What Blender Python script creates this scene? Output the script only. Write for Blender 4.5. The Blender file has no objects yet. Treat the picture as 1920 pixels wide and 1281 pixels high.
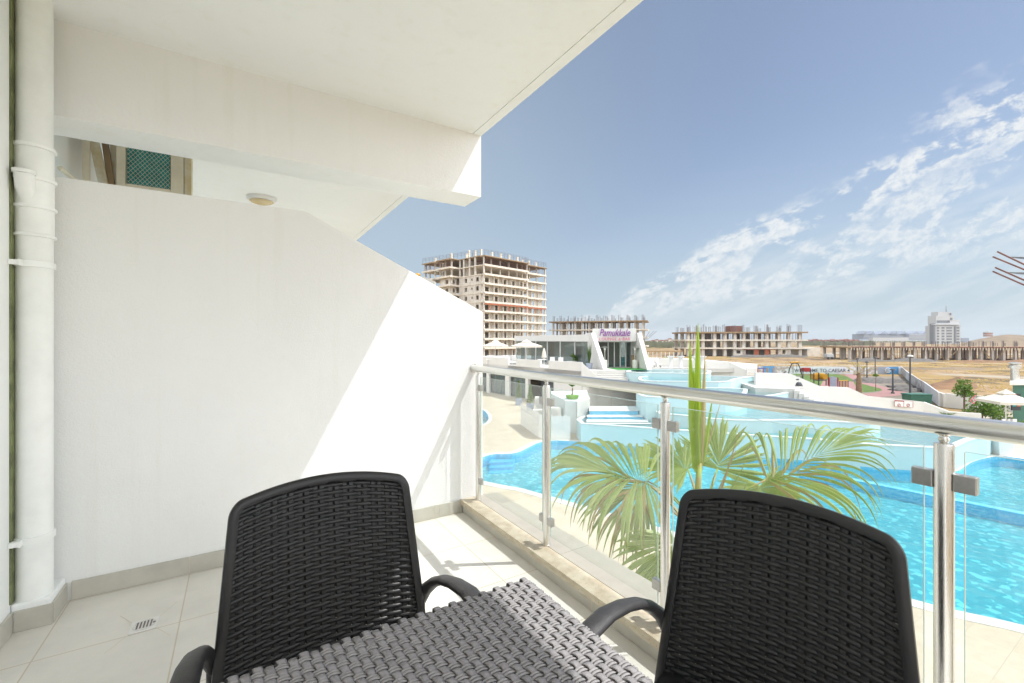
import bpy, bmesh, math, random
from mathutils import Vector, Matrix
from mathutils.geometry import tessellate_polygon
random.seed(11)
R = math.radians
C = bpy.context.scene.collection
scn = bpy.context.scene

# ------------------------------------------------------------------ camera
EYE = 1.32
cam_d = bpy.data.cameras.new('camera'); cam = bpy.data.objects.new('camera', cam_d); C.objects.link(cam)
cam.location = (0, 0, EYE); cam.rotation_euler = (R(90), 0, R(-31.8))
cam_d.sensor_width = 36; cam_d.lens = 15.5625; cam_d.shift_y = -0.0016
cam_d.clip_start = 0.02; cam_d.clip_end = 20000
scn.camera = cam
# ------------------------------------------------------------------ light
SUN_TRAVEL = Vector((-0.52, 0.27, -1.0)).normalized()
SUN_POS = -SUN_TRAVEL
el = math.asin(SUN_POS.z); az = math.atan2(SUN_POS.x, SUN_POS.y)     # azimuth from +Y, clockwise
sd = bpy.data.lights.new('sun', 'SUN'); sd.energy = 2.0; sd.angle = R(0.55); sd.color = (1.0, 0.985, 0.955)
so = bpy.data.objects.new('sun', sd); C.objects.link(so)
so.rotation_euler = SUN_TRAVEL.to_track_quat('-Z', 'Y').to_euler(); so.location = SUN_POS * 60
w = bpy.data.worlds.new('World'); scn.world = w; w.use_nodes = True
nt = w.node_tree; nt.nodes.clear()
def N(t, kind, **kw):
    n = t.nodes.new(kind)
    for k, v in kw.items(): setattr(n, k, v)
    return n
def mth(t, op, a, b=None, c=None, clamp=False):
    n = t.nodes.new('ShaderNodeMath'); n.operation = op; n.use_clamp = clamp
    for i, v in enumerate((a, b, c)):
        if v is None: continue
        if isinstance(v, (int, float)): n.inputs[i].default_value = v
        else: t.links.new(v, n.inputs[i])
    return n.outputs[0]
def smooth(t, v, a, b, lo=0.0, hi=1.0):
    n = t.nodes.new('ShaderNodeMapRange'); n.interpolation_type = 'SMOOTHSTEP'
    t.links.new(v, n.inputs[0]); n.inputs[1].default_value = a; n.inputs[2].default_value = b
    n.inputs[3].default_value = lo; n.inputs[4].default_value = hi
    return n.outputs[0]
def cmix(t, f, a, b):
    n = t.nodes.new('ShaderNodeMix'); n.data_type = 'RGBA'
    for s, v in ((n.inputs[0], f), (n.inputs[6], a), (n.inputs[7], b)):
        if isinstance(v, (int, float)): s.default_value = v
        elif isinstance(v, (tuple, list)): s.default_value = tuple(v) + ((1,) if len(v) == 3 else ())
        else: t.links.new(v, s)
    return n.outputs[2]
SKY_STRENGTH = 0.065
sky = N(nt, 'ShaderNodeTexSky', sky_type='NISHITA'); sky.sun_disc = False
sky.sun_elevation = el; sky.sun_rotation = az; sky.altitude = 0; sky.air_density = 1.0; sky.dust_density = 0.4; sky.ozone_density = 1.0
tc = N(nt, 'ShaderNodeTexCoord'); sep = N(nt, 'ShaderNodeSeparateXYZ'); nt.links.new(tc.outputs['Generated'], sep.inputs[0])
X, Y, Z = sep.outputs
zc = mth(nt, 'MAXIMUM', Z, 0.012)
VP = (0.570, 0.8216); LT = (0.8216, -0.570)
a_ = mth(nt, 'DIVIDE', mth(nt, 'ADD', mth(nt, 'MULTIPLY', X, VP[0]), mth(nt, 'MULTIPLY', Y, VP[1])), zc)
b_ = mth(nt, 'DIVIDE', mth(nt, 'ADD', mth(nt, 'MULTIPLY', X, LT[0]), mth(nt, 'MULTIPLY', Y, LT[1])), zc)
FWp = mth(nt, 'MAXIMUM', mth(nt, 'ADD', mth(nt, 'MULTIPLY', X, VP[0]), mth(nt, 'MULTIPLY', Y, VP[1])), 0.05)
uc = mth(nt, 'DIVIDE', mth(nt, 'ADD', mth(nt, 'MULTIPLY', X, LT[0]), mth(nt, 'MULTIPLY', Y, LT[1])), FWp)
vc = mth(nt, 'DIVIDE', Z, FWp)
def cvec(ang, k1, k2):
    ca, sa = math.cos(ang), math.sin(ang)
    al = mth(nt, 'ADD', mth(nt, 'MULTIPLY', uc, ca*k1), mth(nt, 'MULTIPLY', vc, sa*k1)); ac_ = mth(nt, 'ADD', mth(nt, 'MULTIPLY', uc, -sa*k2), mth(nt, 'MULTIPLY', vc, ca*k2))
    c_ = N(nt, 'ShaderNodeCombineXYZ'); nt.links.new(al, c_.inputs[0]); nt.links.new(ac_, c_.inputs[1]); return c_.outputs[0]
def nz(vec, sc, det, ro, di=0.0):
    n_ = N(nt, 'ShaderNodeTexNoise'); n_.inputs['Scale'].default_value = sc; n_.inputs['Detail'].default_value = det; n_.inputs['Roughness'].default_value = ro; n_.inputs['Distortion'].default_value = di
    nt.links.new(vec, n_.inputs['Vector']); return n_.outputs[0]
nA = nz(cvec(0.40, 14.0, 29.0), 1.0, 11, 0.62, 0.25); nB = nz(cvec(0.44, 3.2, 9.0), 1.0, 4, 0.55); nC = nz(cvec(0.35, 4.0, 20.0), 1.3, 8, 0.6)
nD = nz(cvec(0.5, 46.0, 70.0), 1.0, 6, 0.65, 0.2)
bw = mth(nt, 'ADD', b_, mth(nt, 'MULTIPLY', mth(nt, 'SUBTRACT', nB, 0.5), 1.6))
m1 = mth(nt, 'MULTIPLY', smooth(nt, bw, 1.70, 2.10), smooth(nt, bw, 2.45, 2.8, 1, 0))
m2 = mth(nt, 'MULTIPLY', smooth(nt, bw, 2.3, 2.9), smooth(nt, bw, 4.2, 6.5, 1, 0))
m3 = mth(nt, 'MULTIPLY', smooth(nt, bw, 2.2, 3.4), smooth(nt, bw, 12.0, 40.0, 1, 0))
d1 = mth(nt, 'ADD', nA, mth(nt, 'MULTIPLY', mth(nt, 'SUBTRACT', nB, 0.5), 0.75))
p1 = mth(nt, 'MULTIPLY', mth(nt, 'MULTIPLY', smooth(nt, mth(nt, 'ADD', d1, 0.035), 0.49, 0.63), mth(nt, 'ADD', 0.60, mth(nt, 'MULTIPLY', smooth(nt, nD, 0.35, 0.6), 0.40))), m1)
p2 = mth(nt, 'MULTIPLY', mth(nt, 'MULTIPLY', mth(nt, 'MULTIPLY', smooth(nt, mth(nt, 'ADD', d1, 0.045), 0.46, 0.65), mth(nt, 'ADD', 0.50, mth(nt, 'MULTIPLY', smooth(nt, nD, 0.35, 0.62), 0.50))), m2), 0.85)
p3 = mth(nt, 'MULTIPLY', mth(nt, 'MULTIPLY', smooth(nt, nC, 0.36, 0.70), m3), 0.42)
near = smooth(nt, uc, 0.0, 0.14)
ahead = smooth(nt, mth(nt, 'ADD', mth(nt, 'MULTIPLY', X, VP[0]), mth(nt, 'MULTIPLY', Y, VP[1])), 0.05, 0.2)
cl = mth(nt, 'MULTIPLY', mth(nt, 'MAXIMUM', mth(nt, 'MULTIPLY', mth(nt, 'MAXIMUM', p1, p2), near), p3), ahead)
hz1 = smooth(nt, Z, -0.02, 0.40, 0.90, 0.0)
latn = mth(nt, 'ADD', mth(nt, 'MULTIPLY', X, LT[0]), mth(nt, 'MULTIPLY', Y, LT[1]))
hz2 = mth(nt, 'MULTIPLY', smooth(nt, latn, 0.45, -0.30), smooth(nt, Z, 1.1, 0.1))
haze = mth(nt, 'MAXIMUM', hz1, mth(nt, 'MULTIPLY', hz2, 0.85))
K = 1.0 / SKY_STRENGTH
skyc = N(nt, 'ShaderNodeHueSaturation'); skyc.inputs['Saturation'].default_value = 0.84; skyc.inputs['Value'].default_value = 0.78
nt.links.new(sky.outputs[0], skyc.inputs['Color'])
c1 = cmix(nt, haze, skyc.outputs[0], (0.20 * K, 0.25 * K, 0.295 * K))
c2 = cmix(nt, cl, c1, (0.355 * K, 0.37 * K, 0.38 * K))
# bright clouds added to the unseen side of the sky to fill balcony shade
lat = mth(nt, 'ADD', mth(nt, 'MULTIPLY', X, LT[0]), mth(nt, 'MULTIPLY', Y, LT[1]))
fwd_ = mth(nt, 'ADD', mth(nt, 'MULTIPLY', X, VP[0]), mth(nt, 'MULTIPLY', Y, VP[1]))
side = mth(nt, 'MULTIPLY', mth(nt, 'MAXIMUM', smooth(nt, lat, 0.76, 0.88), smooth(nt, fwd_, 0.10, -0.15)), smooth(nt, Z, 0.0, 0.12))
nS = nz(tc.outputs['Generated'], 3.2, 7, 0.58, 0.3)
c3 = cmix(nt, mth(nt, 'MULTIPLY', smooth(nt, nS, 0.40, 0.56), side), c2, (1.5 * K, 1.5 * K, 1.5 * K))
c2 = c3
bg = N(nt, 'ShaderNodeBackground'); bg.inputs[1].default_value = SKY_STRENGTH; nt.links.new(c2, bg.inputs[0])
wo = N(nt, 'ShaderNodeOutputWorld'); nt.links.new(bg.outputs[0], wo.inputs[0])
scn.view_settings.view_transform = 'Standard'; scn.view_settings.look = 'None'
scn.view_settings.exposure = 1.25; scn.view_settings.gamma = 1.0
scn.render.engine = 'CYCLES'
try:
    scn.cycles.transparent_max_bounces = 24; scn.cycles.max_bounces = 10; scn.cycles.diffuse_bounces = 6
    scn.cycles.caustics_reflective = False; scn.cycles.caustics_refractive = False
    scn.cycles.sample_clamp_indirect = 6
except Exception: pass

# ------------------------------------------------------------------ surveying: photo column/row -> point on a height or at a distance
YH = 637.5; F = 830.0
def ray(px):
    u = (px - 960) / F
    return (0.527 + 0.85 * u, 0.85 - 0.527 * u)
def V(px, py, z):
    d = (EYE - z) * F / (py - YH); a, b = ray(px)
    return Vector((a * d, b * d, z))
def D(px, d, z=0.0):
    a, b = ray(px)
    return Vector((a * d, b * d, z))
def Dy(px, py, d):
    a, b = ray(px)
    return Vector((a * d, b * d, EYE - d * (py - YH) / F))
FWD = Vector((0.527, 0.85, 0)); RGT = Vector((0.85, -0.527, 0)); UP = Vector((0, 0, 1))

# ------------------------------------------------------------------ object helpers
def tag(o, label=None, cat=None, group=None, kind=None):
    if label: o['label'] = label
    if cat: o['category'] = cat
    if group: o['group'] = group
    if kind: o['kind'] = kind
    return o
def empty(name, loc, label=None, cat=None, group=None, rz=0.0):
    o = bpy.data.objects.new(name, None); C.objects.link(o); o.location = loc; o.rotation_euler = (0, 0, rz)
    o.empty_display_size = 0.1
    return tag(o, label, cat, group)
def worigin(o):
    p = Vector((0, 0, 0))
    while o is not None:
        p += Vector(o.location); o = o.parent
    return p
def copy_tree(o, parent=None):
    c = o.copy(); C.objects.link(c); c.parent = parent
    for ch in list(o.children): copy_tree(ch, c)
    return c
class MB:
    def __init__(s): s.v = []; s.f = []
    def add(s, vs, fs):
        b = len(s.v); s.v += [Vector(v) for v in vs]; s.f += [tuple(i + b for i in f) for f in fs]; return s
    def box(s, a, b):
        x0, y0, z0 = [min(a[i], b[i]) for i in range(3)]; x1, y1, z1 = [max(a[i], b[i]) for i in range(3)]
        return s.add([(x0,y0,z0),(x1,y0,z0),(x1,y1,z0),(x0,y1,z0),(x0,y0,z1),(x1,y0,z1),(x1,y1,z1),(x0,y1,z1)],
                     [(0,3,2,1),(4,5,6,7),(0,1,5,4),(1,2,6,5),(2,3,7,6),(3,0,4,7)])
    def obox(s, o, ex, ey, ez):            # corner and three edge vectors (right-handed)
        o, ex, ey, ez = Vector(o), Vector(ex), Vector(ey), Vector(ez)
        if ex.cross(ey).dot(ez) < 0: o = o + ex; ex = -ex
        p = [o, o+ex, o+ex+ey, o+ey]; p += [q + ez for q in p]
        return s.add(p, [(0,3,2,1),(4,5,6,7),(0,1,5,4),(1,2,6,5),(2,3,7,6),(3,0,4,7)])
    def prism(s, poly, z0, z1, cap=True):
        P = [Vector((p[0], p[1], 0)) for p in poly]
        ar = sum(P[i].x * P[(i+1) % len(P)].y - P[(i+1) % len(P)].x * P[i].y for i in range(len(P)))
        if ar < 0: P.reverse()
        n = len(P); vs = [(p.x, p.y, z0) for p in P] + [(p.x, p.y, z1) for p in P]
        fs = [(i, (i+1) % n, (i+1) % n + n, i + n) for i in range(n)]
        if cap:
            for t in tessellate_polygon([P]):
                a, b, c = t
                if (P[b]-P[a]).cross(P[c]-P[a]).z < 0: a, b, c = a, c, b
                fs += [(a+n, b+n, c+n), (a, c, b)]
        return s.add(vs, fs)
    def sheet(s, poly, z, holes=()):
        L = [[Vector((p[0], p[1], 0)) for p in poly]] + [[Vector((p[0], p[1], 0)) for p in h] for h in holes]
        flat = [p for l in L for p in l]
        fs = []
        for a, b, c in tessellate_polygon(L):
            if (flat[b]-flat[a]).cross(flat[c]-flat[a]).z < 0: a, b, c = a, c, b
            fs.append((a, b, c))
        return s.add([(p.x, p.y, z) for p in flat], fs)
    def extr(s, pts, dvec):                # polygon in any plane, extruded by dvec
        P = [Vector(p) for p in pts]; n = len(P); d = Vector(dvec)
        nrm = Vector((0,0,0))
        for i in range(n): nrm += P[i].cross(P[(i+1) % n])
        if nrm.dot(d) < 0: P.reverse()
        tri = tessellate_polygon([P]); fs = [(i, (i+1) % n, (i+1) % n + n, i + n) for i in range(n)]
        nn = Vector((0,0,0))
        for i in range(n): nn += P[i].cross(P[(i+1) % n])
        for a, b, c in tri:
            if (P[b]-P[a]).cross(P[c]-P[a]).dot(nn) < 0: a, b, c = a, c, b
            fs += [(a+n, b+n, c+n), (a, c, b)]
        return s.add(P + [p + d for p in P], fs)
    def tube(s, path, r, n=8, r2=None, up=None, cap=True):   # r: radius (or list); r2: second radius for an elliptical section
        P = [Vector(p) for p in path]; m = len(P)
        rs = r if isinstance(r, (list, tuple)) else [r] * m
        r2s = r2 if isinstance(r2, (list, tuple)) else ([r2] * m if r2 else rs)
        vs = []; ref = Vector(up) if up else None
        for i, p in enumerate(P):
            t = (P[min(i+1, m-1)] - P[max(i-1, 0)]).normalized()
            if ref is None or up is None:
                if i == 0: ref = Vector((0,0,1)) if abs(t.z) < 0.9 else Vector((1,0,0))
            a = t.cross(ref)
            if a.length < 1e-4: a = t.cross(Vector((0.3,1,0.2)))
            a.normalize(); b = a.cross(t).normalized()
            if up is None: ref = b
            for k in range(n):
                an = 2*math.pi*k/n
                vs.append(p + a * math.cos(an) * rs[i] + b * math.sin(an) * r2s[i])
        fs = [(i*n+k, i*n+(k+1) % n, (i+1)*n+(k+1) % n, (i+1)*n+k) for i in range(m-1) for k in range(n)]
        if cap:
            fs.append(tuple(range(n))[::-1]); fs.append(tuple((m-1)*n+k for k in range(n)))
        return s.add(vs, [f[::-1] for f in fs])
    def cyl(s, a, b, r, n=10): return s.tube([a, b], r, n)
    def lathe(s, c, prof, n=20):           # prof: (radius, z) bottom to top
        vs = []; c = Vector(c)
        for r, z in prof:
            for k in range(n):
                an = 2*math.pi*k/n; vs.append(c + Vector((r*math.cos(an), r*math.sin(an), z)))
        m = len(prof)
        fs = [(i*n+k, i*n+(k+1) % n, (i+1)*n+(k+1) % n, (i+1)*n+k) for i in range(m-1) for k in range(n)]
        fs.append(tuple(range(n))[::-1]); fs.append(tuple((m-1)*n+k for k in range(n)))
        return s.add(vs, fs)
    def ico(s, c, r, sq=(1,1,1), jit=0.0):
        bm = bmesh.new(); bmesh.ops.create_icosphere(bm, subdivisions=2, radius=1)
        c = Vector(c); b = len(s.v)
        for v in bm.verts:
            k = 1 + random.uniform(-jit, jit)
            s.v.append(c + Vector((v.co.x*sq[0], v.co.y*sq[1], v.co.z*sq[2])) * r * k)
        bm.verts.index_update()
        for f in bm.faces: s.f.append(tuple(b + v.index for v in f.verts))
        bm.free(); return s
    def build(s, name, mat, parent=None, smooth=False, bevel=0.0, local=False, base=None):
        me = bpy.data.meshes.new(name)
        if local: org = Vector((0,0,0))
        elif parent is not None: org = worigin(parent)
        elif base is not None: org = Vector(base)
        else:
            xs = [v.x for v in s.v]; ys = [v.y for v in s.v]; zs = [v.z for v in s.v]
            org = Vector(((min(xs)+max(xs))/2, (min(ys)+max(ys))/2, min(zs)))
        me.from_pydata([tuple(v - org) for v in s.v], [], s.f); me.update()
        o = bpy.data.objects.new(name, me); C.objects.link(o)
        if parent is not None: o.parent = parent
        elif not local: o.location = org
        if mat: me.materials.append(mat)
        if bevel > 0:
            bm = bmesh.new(); bm.from_mesh(me)
            ed = [e for e in bm.edges if len(e.link_faces) == 2 and e.calc_face_angle(0) > 0.6]
            bmesh.ops.bevel(bm, geom=ed, offset=bevel, segments=2, profile=0.6, affect='EDGES', clamp_overlap=True)
            bm.to_mesh(me); bm.free()
        if smooth:
            for p in me.polygons: p.use_smooth = True
            if smooth != 'all':
                try: me.set_sharp_from_angle(angle=R(40))
                except Exception: pass
        return o

# ------------------------------------------------------------------ materials
def newmat(name):
    m = bpy.data.materials.new(name); m.use_nodes = True; t = m.node_tree; t.nodes.clear()
    out = t.nodes.new('ShaderNodeOutputMaterial'); b = t.nodes.new('ShaderNodeBsdfPrincipled'); t.links.new(b.outputs[0], out.inputs[0])
    return m, t, b, out
def pos(t, sx=1, sy=1, sz=1, obj=False):
    if obj:
        g = t.nodes.new('ShaderNodeTexCoord'); src = g.outputs['Object']
    else:
        g = t.nodes.new('ShaderNodeNewGeometry'); src = g.outputs['Position']
    mp = t.nodes.new('ShaderNodeMapping'); mp.inputs['Scale'].default_value = (sx, sy, sz); t.links.new(src, mp.inputs[0])
    return mp.outputs[0]
def noise(t, vec, scale, detail=4, rough=0.55):
    n = t.nodes.new('ShaderNodeTexNoise'); n.inputs['Scale'].default_value = scale; n.inputs['Detail'].default_value = detail; n.inputs['Roughness'].default_value = rough
    t.links.new(vec, n.inputs['Vector']); return n.outputs[0]
def bump(t, b, h, strength=0.2, dist=0.01):
    n = t.nodes.new('ShaderNodeBump'); n.inputs['Strength'].default_value = strength; n.inputs['Distance'].default_value = dist
    t.links.new(h, n.inputs['Height']); t.links.new(n.outputs[0], b.inputs['Normal'])
def simple(name, col, rough=0.6, metal=0.0, var=0.12, vscale=3.0, bs=0.0, bscale=60, obj=False, spec=None, col2=None):
    m, t, b, o = newmat(name)
    v = pos(t, obj=obj)
    c2 = col2 or tuple(c * (1 - var) for c in col)
    f = smooth(t, noise(t, v, vscale, 5, 0.6), 0.35, 0.68)
    t.links.new(cmix(t, f, col, c2), b.inputs['Base Color'])
    b.inputs['Roughness'].default_value = rough; b.inputs['Metallic'].default_value = metal
    if spec is not None: b.inputs['Specular IOR Level'].default_value = spec
    if bs > 0: bump(t, b, noise(t, v, bscale, 5, 0.6), bs, 0.01)
    return m
M = {}
def plaster(name, col, bs, bscale, dirt=0.05, crack=0.0):
    m, t, b, o = newmat(name); v = pos(t)
    big = noise(t, v, 0.8, 4); mid = noise(t, v, 5.0, 5, 0.6); fine = noise(t, v, bscale, 6, 0.7); streak = noise(t, pos(t, 9, 9, 0.5), 1.3, 5, 0.6)
    c = cmix(t, smooth(t, big, 0.3, 0.7), col, tuple(x * (1 - dirt) for x in col))
    c = cmix(t, mth(t, 'MULTIPLY', smooth(t, mid, 0.45, 0.75), 0.5), c, tuple(x * (1 - dirt) for x in col))
    c = cmix(t, mth(t, 'MULTIPLY', smooth(t, streak, 0.52, 0.75), 0.40), c, (col[0]*0.90, col[1]*0.89, col[2]*0.83))
    if crack > 0:
        sp = smooth(t, noise(t, v, 160, 3, 0.6), 0.64, 0.74); c = cmix(t, mth(t, 'MULTIPLY', sp, 0.22), c, tuple(x*0.6 for x in col))
        wv = t.nodes.new('ShaderNodeVectorMath'); wv.operation = 'ADD'; nv = t.nodes.new('ShaderNodeTexNoise'); nv.inputs['Scale'].default_value = 3.0; nv.inputs['Detail'].default_value = 6; t.links.new(v, nv.inputs['Vector'])
        t.links.new(v, wv.inputs[0]); t.links.new(nv.outputs['Color'], wv.inputs[1])
        vo = t.nodes.new('ShaderNodeTexVoronoi'); vo.feature = 'DISTANCE_TO_EDGE'; vo.inputs['Scale'].default_value = 0.9; t.links.new(wv.outputs[0], vo.inputs['Vector'])
        ln = mth(t, 'MULTIPLY', smooth(t, vo.outputs['Distance'], 0.0, 0.006, 1, 0), smooth(t, noise(t, v, 1.1, 2), 0.50, 0.62))
        c = cmix(t, mth(t, 'MULTIPLY', ln, crack), c, tuple(x*0.55 for x in col))
    t.links.new(c, b.inputs['Base Color']); b.inputs['Roughness'].default_value = 0.85
    bump(t, b, mth(t, 'ADD', fine, mth(t, 'MULTIPLY', mid, 1.5)), bs, 0.006); return m
M['plaster'] = plaster('white plaster', (0.855, 0.87, 0.865), 0.22, 38, 0.04, 0.03)
M['stucco'] = plaster('rough stucco', (0.845, 0.85, 0.84), 0.45, 150, 0.04, 0.04)
M['bright'] = plaster('shade-lifted white render', (0.68, 0.67, 0.64), 0.12, 20, 0.06)  # copy of white render, colour lightened for faces turned away from the sun
M['beam'] = plaster('beam render', (0.885, 0.895, 0.895), 0.3, 60, 0.04, 0.03)
M['ceiling'] = plaster('ceiling paint', (0.88, 0.89, 0.885), 0.12, 60, 0.05, 0.03)
M['white'] = plaster('white render', (0.54, 0.53, 0.50), 0.15, 20, 0.08)
def tiles(name, c1, c2, mortar, ox, oy, w_, h_, ms, rough=0.45, swapxz=None):
    m, t, b, o = newmat(name)
    g = t.nodes.new('ShaderNodeNewGeometry'); mp = t.nodes.new('ShaderNodeMapping'); t.links.new(g.outputs['Position'], mp.inputs[0])
    mp.inputs['Location'].default_value = (-ox, -oy, 0)
    br = t.nodes.new('ShaderNodeTexBrick'); br.offset = 0.0; br.inputs['Scale'].default_value = 1.0
    br.inputs['Brick Width'].default_value = w_; br.inputs['Row Height'].default_value = h_; br.inputs['Mortar Size'].default_value = ms
    br.inputs['Color1'].default_value = c1 + (1,); br.inputs['Color2'].default_value = c2 + (1,); br.inputs['Mortar'].default_value = mortar + (1,)
    t.links.new(mp.outputs[0], br.inputs['Vector'])
    cl = noise(t, pos(t), 5, 6, 0.65)
    c = cmix(t, mth(t, 'MULTIPLY', smooth(t, cl, 0.35, 0.75), 0.22), br.outputs['Color'], tuple(x * 0.6 for x in c1))
    t.links.new(c, b.inputs['Base Color']); b.inputs['Roughness'].default_value = rough
    bump(t, b, mth(t, 'SUBTRACT', mth(t, 'MULTIPLY', cl, 0.15), br.outputs['Fac']), 0.25, 0.003)
    return m
M['floor_tile'] = tiles('balcony tile', (0.70, 0.675, 0.62), (0.755, 0.73, 0.675), (0.56, 0.49, 0.37), -0.72, 2.58, 0.49, 0.49, 0.0028, 0.42)
M['skirting'] = simple('skirting tile', (0.52, 0.50, 0.44), 0.4, var=0.12, vscale=6)
M['grout'] = simple('grout', (0.62, 0.57, 0.46), 0.8)
M['marble'] = simple('sill stone', (0.42, 0.39, 0.33), 0.5, var=0.08, vscale=9, bs=0.15, bscale=120)
m, t, b, o = newmat('travertine'); v = pos(t)
f = smooth(t, noise(t, pos(t, 1, 1, 3), 14, 6, 0.7), 0.35, 0.7); sp = smooth(t, noise(t, v, 130, 3, 0.6), 0.62, 0.7)
c = cmix(t, f, (0.56, 0.50, 0.39), (0.44, 0.365, 0.26)); c = cmix(t, sp, c, (0.18, 0.14, 0.09))
t.links.new(c, b.inputs['Base Color']); b.inputs['Roughness'].default_value = 0.7; bump(t, b, noise(t, v, 90, 5, 0.7), 0.5, 0.004); M['travertine'] = m
M['pipe'] = simple('pipe paint', (0.88, 0.90, 0.88), 0.38, var=0.06, vscale=8, bs=0.08, bscale=30)
M['dirt_gap'] = simple('mossy gap', (0.22, 0.25, 0.12), 0.9, var=0.5, vscale=12)
M['black'] = simple('black resin', (0.0125, 0.0128, 0.0138), 0.38, var=0.2, vscale=14, bs=0.12, bscale=260, obj=True)
M['armpad'] = simple('worn resin', (0.040, 0.038, 0.040), 0.5, var=0.3, vscale=30, bs=0.2, bscale=300, obj=True)
M['taupe'] = simple('taupe resin', (0.285, 0.27, 0.275), 0.50, var=0.22, vscale=35, bs=0.35, bscale=500, obj=True)
M['taupe2'] = simple('taupe cross strand', (0.33, 0.315, 0.315), 0.50, var=0.2, vscale=35, bs=0.35, bscale=500, obj=True)
m, t, b, o = newmat('brushed steel'); v = pos(t, 1, 1, 0.02)
f = noise(t, v, 260, 4, 0.6); t.links.new(cmix(t, f, (0.74, 0.73, 0.70), (0.71, 0.70, 0.67)), b.inputs['Base Color'])
b.inputs['Metallic'].default_value = 1.0; t.links.new(smooth(t, f, 0.2, 0.8, 0.22, 0.34), b.inputs['Roughness']); M['steel'] = m
m, t, b, o = newmat('rail steel'); v = pos(t, 1, 0.03, 1)
f = noise(t, v, 240, 4, 0.6); t.links.new(cmix(t, f, (0.76, 0.76, 0.735), (0.70, 0.70, 0.67)), b.inputs['Base Color'])
b.inputs['Metallic'].default_value = 1.0; t.links.new(smooth(t, f, 0.2, 0.8, 0.26, 0.36), b.inputs['Roughness']); M['rail'] = m
M['clamp'] = simple('satin clamp', (0.46, 0.455, 0.44), 0.42, metal=0.9, var=0.1, vscale=60)
def clear(name, tint, ior=1.5, rough=0.0, mixcol=None, mixf=0.0, bsc=None, bst=0.0, aniso=(1,1,1), fmul=1.0, bdist=0.02):
    m = bpy.data.materials.new(name); m.use_nodes = True; t = m.node_tree; t.nodes.clear()
    out = t.nodes.new('ShaderNodeOutputMaterial'); tr = t.nodes.new('ShaderNodeBsdfTransparent'); tr.inputs[0].default_value = tint + (1,)
    gl = t.nodes.new('ShaderNodeBsdfGlossy'); gl.inputs['Roughness'].default_value = rough; gl.inputs[0].default_value = (1,1,1,1)
    fr = t.nodes.new('ShaderNodeFresnel'); gm_ = t.nodes.new('ShaderNodeNewGeometry')
    t.links.new(mth(t, 'ADD', mth(t, 'MULTIPLY', gm_.outputs['Backfacing'], 1/ior - ior), ior), fr.inputs[0])
    mx = t.nodes.new('ShaderNodeMixShader')
    t.links.new(mth(t, 'MULTIPLY', fr.outputs[0], fmul), mx.inputs[0]); t.links.new(tr.outputs[0], mx.inputs[1]); t.links.new(gl.outputs[0], mx.inputs[2])
    last = mx.outputs[0]
    if mixf > 0:
        df = t.nodes.new('ShaderNodeBsdfDiffuse'); df.inputs[0].default_value = mixcol + (1,)
        m2 = t.nodes.new('ShaderNodeMixShader'); m2.inputs[0].default_value = mixf; t.links.new(last, m2.inputs[1]); t.links.new(df.outputs[0], m2.inputs[2]); last = m2.outputs[0]
    if bsc:
        v = pos(t, *aniso); h = mth(t, 'ADD', noise(t, v, bsc, 3, 0.5), mth(t, 'MULTIPLY', noise(t, v, bsc * 0.23, 2, 0.5), 1.6))
        bn = t.nodes.new('ShaderNodeBump'); bn.inputs['Strength'].default_value = bst; bn.inputs['Distance'].default_value = bdist
        t.links.new(h, bn.inputs['Height'])
        t.links.new(bn.outputs[0], gl.inputs['Normal']); t.links.new(bn.outputs[0], fr.inputs['Normal'])
    t.links.new(last, out.inputs[0]); return m
M['glass'] = clear('balustrade glass', (0.955, 0.975, 0.965), 1.5, 0.0, (0.9, 0.92, 0.9), 0.018)
M['glass_edge'] = simple('glass edge', (0.55, 0.68, 0.63), 0.15, var=0.05)
M['win_glass'] = clear('window glass', (0.62, 0.70, 0.70), 1.5, 0.02, (0.3, 0.35, 0.36), 0.12)
M['water'] = clear('pool water', (0.42, 0.90, 0.97), 1.33, 0.02, bsc=3.2, bst=1.0, bdist=0.042, fmul=1.0)
M['water_pale'] = clear('shallow water', (0.70, 0.95, 0.97), 1.33, 0.02, bsc=4.0, bst=0.5, bdist=0.06)
def mosaic(name, ca, cb_, cc, s=9.0):
    m, t, b, o = newmat(name)
    v = pos(t); vo = t.nodes.new('ShaderNodeTexVoronoi'); vo.inputs['Scale'].default_value = s; t.links.new(v, vo.inputs['Vector'])
    sepc = t.nodes.new('ShaderNodeSeparateColor'); t.links.new(vo.outputs['Color'], sepc.inputs[0])
    c = cmix(t, sepc.outputs[0], ca, cb_); c = cmix(t, smooth(t, sepc.outputs[1], 0.75, 0.9), c, cc)
    t.links.new(c, b.inputs['Base Color']); b.inputs['Roughness'].default_value = 0.35; return m
M['mosaic'] = mosaic('mosaic with painted glints', (0.22, 0.36, 0.39), (0.34, 0.43, 0.44), (0.62, 0.66, 0.64), 7.0)  # tile tones vary; pale cells also paint water caustics into the floor
M['pool_wall'] = mosaic('pool wall mosaic', (0.10, 0.44, 0.66), (0.13, 0.48, 0.70), (0.24, 0.56, 0.72), 14)
M['shallow_floor'] = simple('shallow basin paint', (0.26, 0.30, 0.30), 0.5, var=0.12, vscale=1.5)
M['tier'] = plaster('pale blue render', (0.50, 0.67, 0.70), 0.08, 12, 0.05)
M['rim'] = plaster('white basin rim', (0.56, 0.62, 0.62), 0.05, 12, 0.03)
M['deck'] = tiles('pool deck stone', (0.46, 0.40, 0.30), (0.51, 0.45, 0.35), (0.40, 0.36, 0.28), 0.3, 0.2, 0.6, 0.6, 0.006, 0.7)
M['coping'] = simple('pool coping', (0.55, 0.56, 0.52), 0.6, var=0.1, vscale=20)
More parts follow.
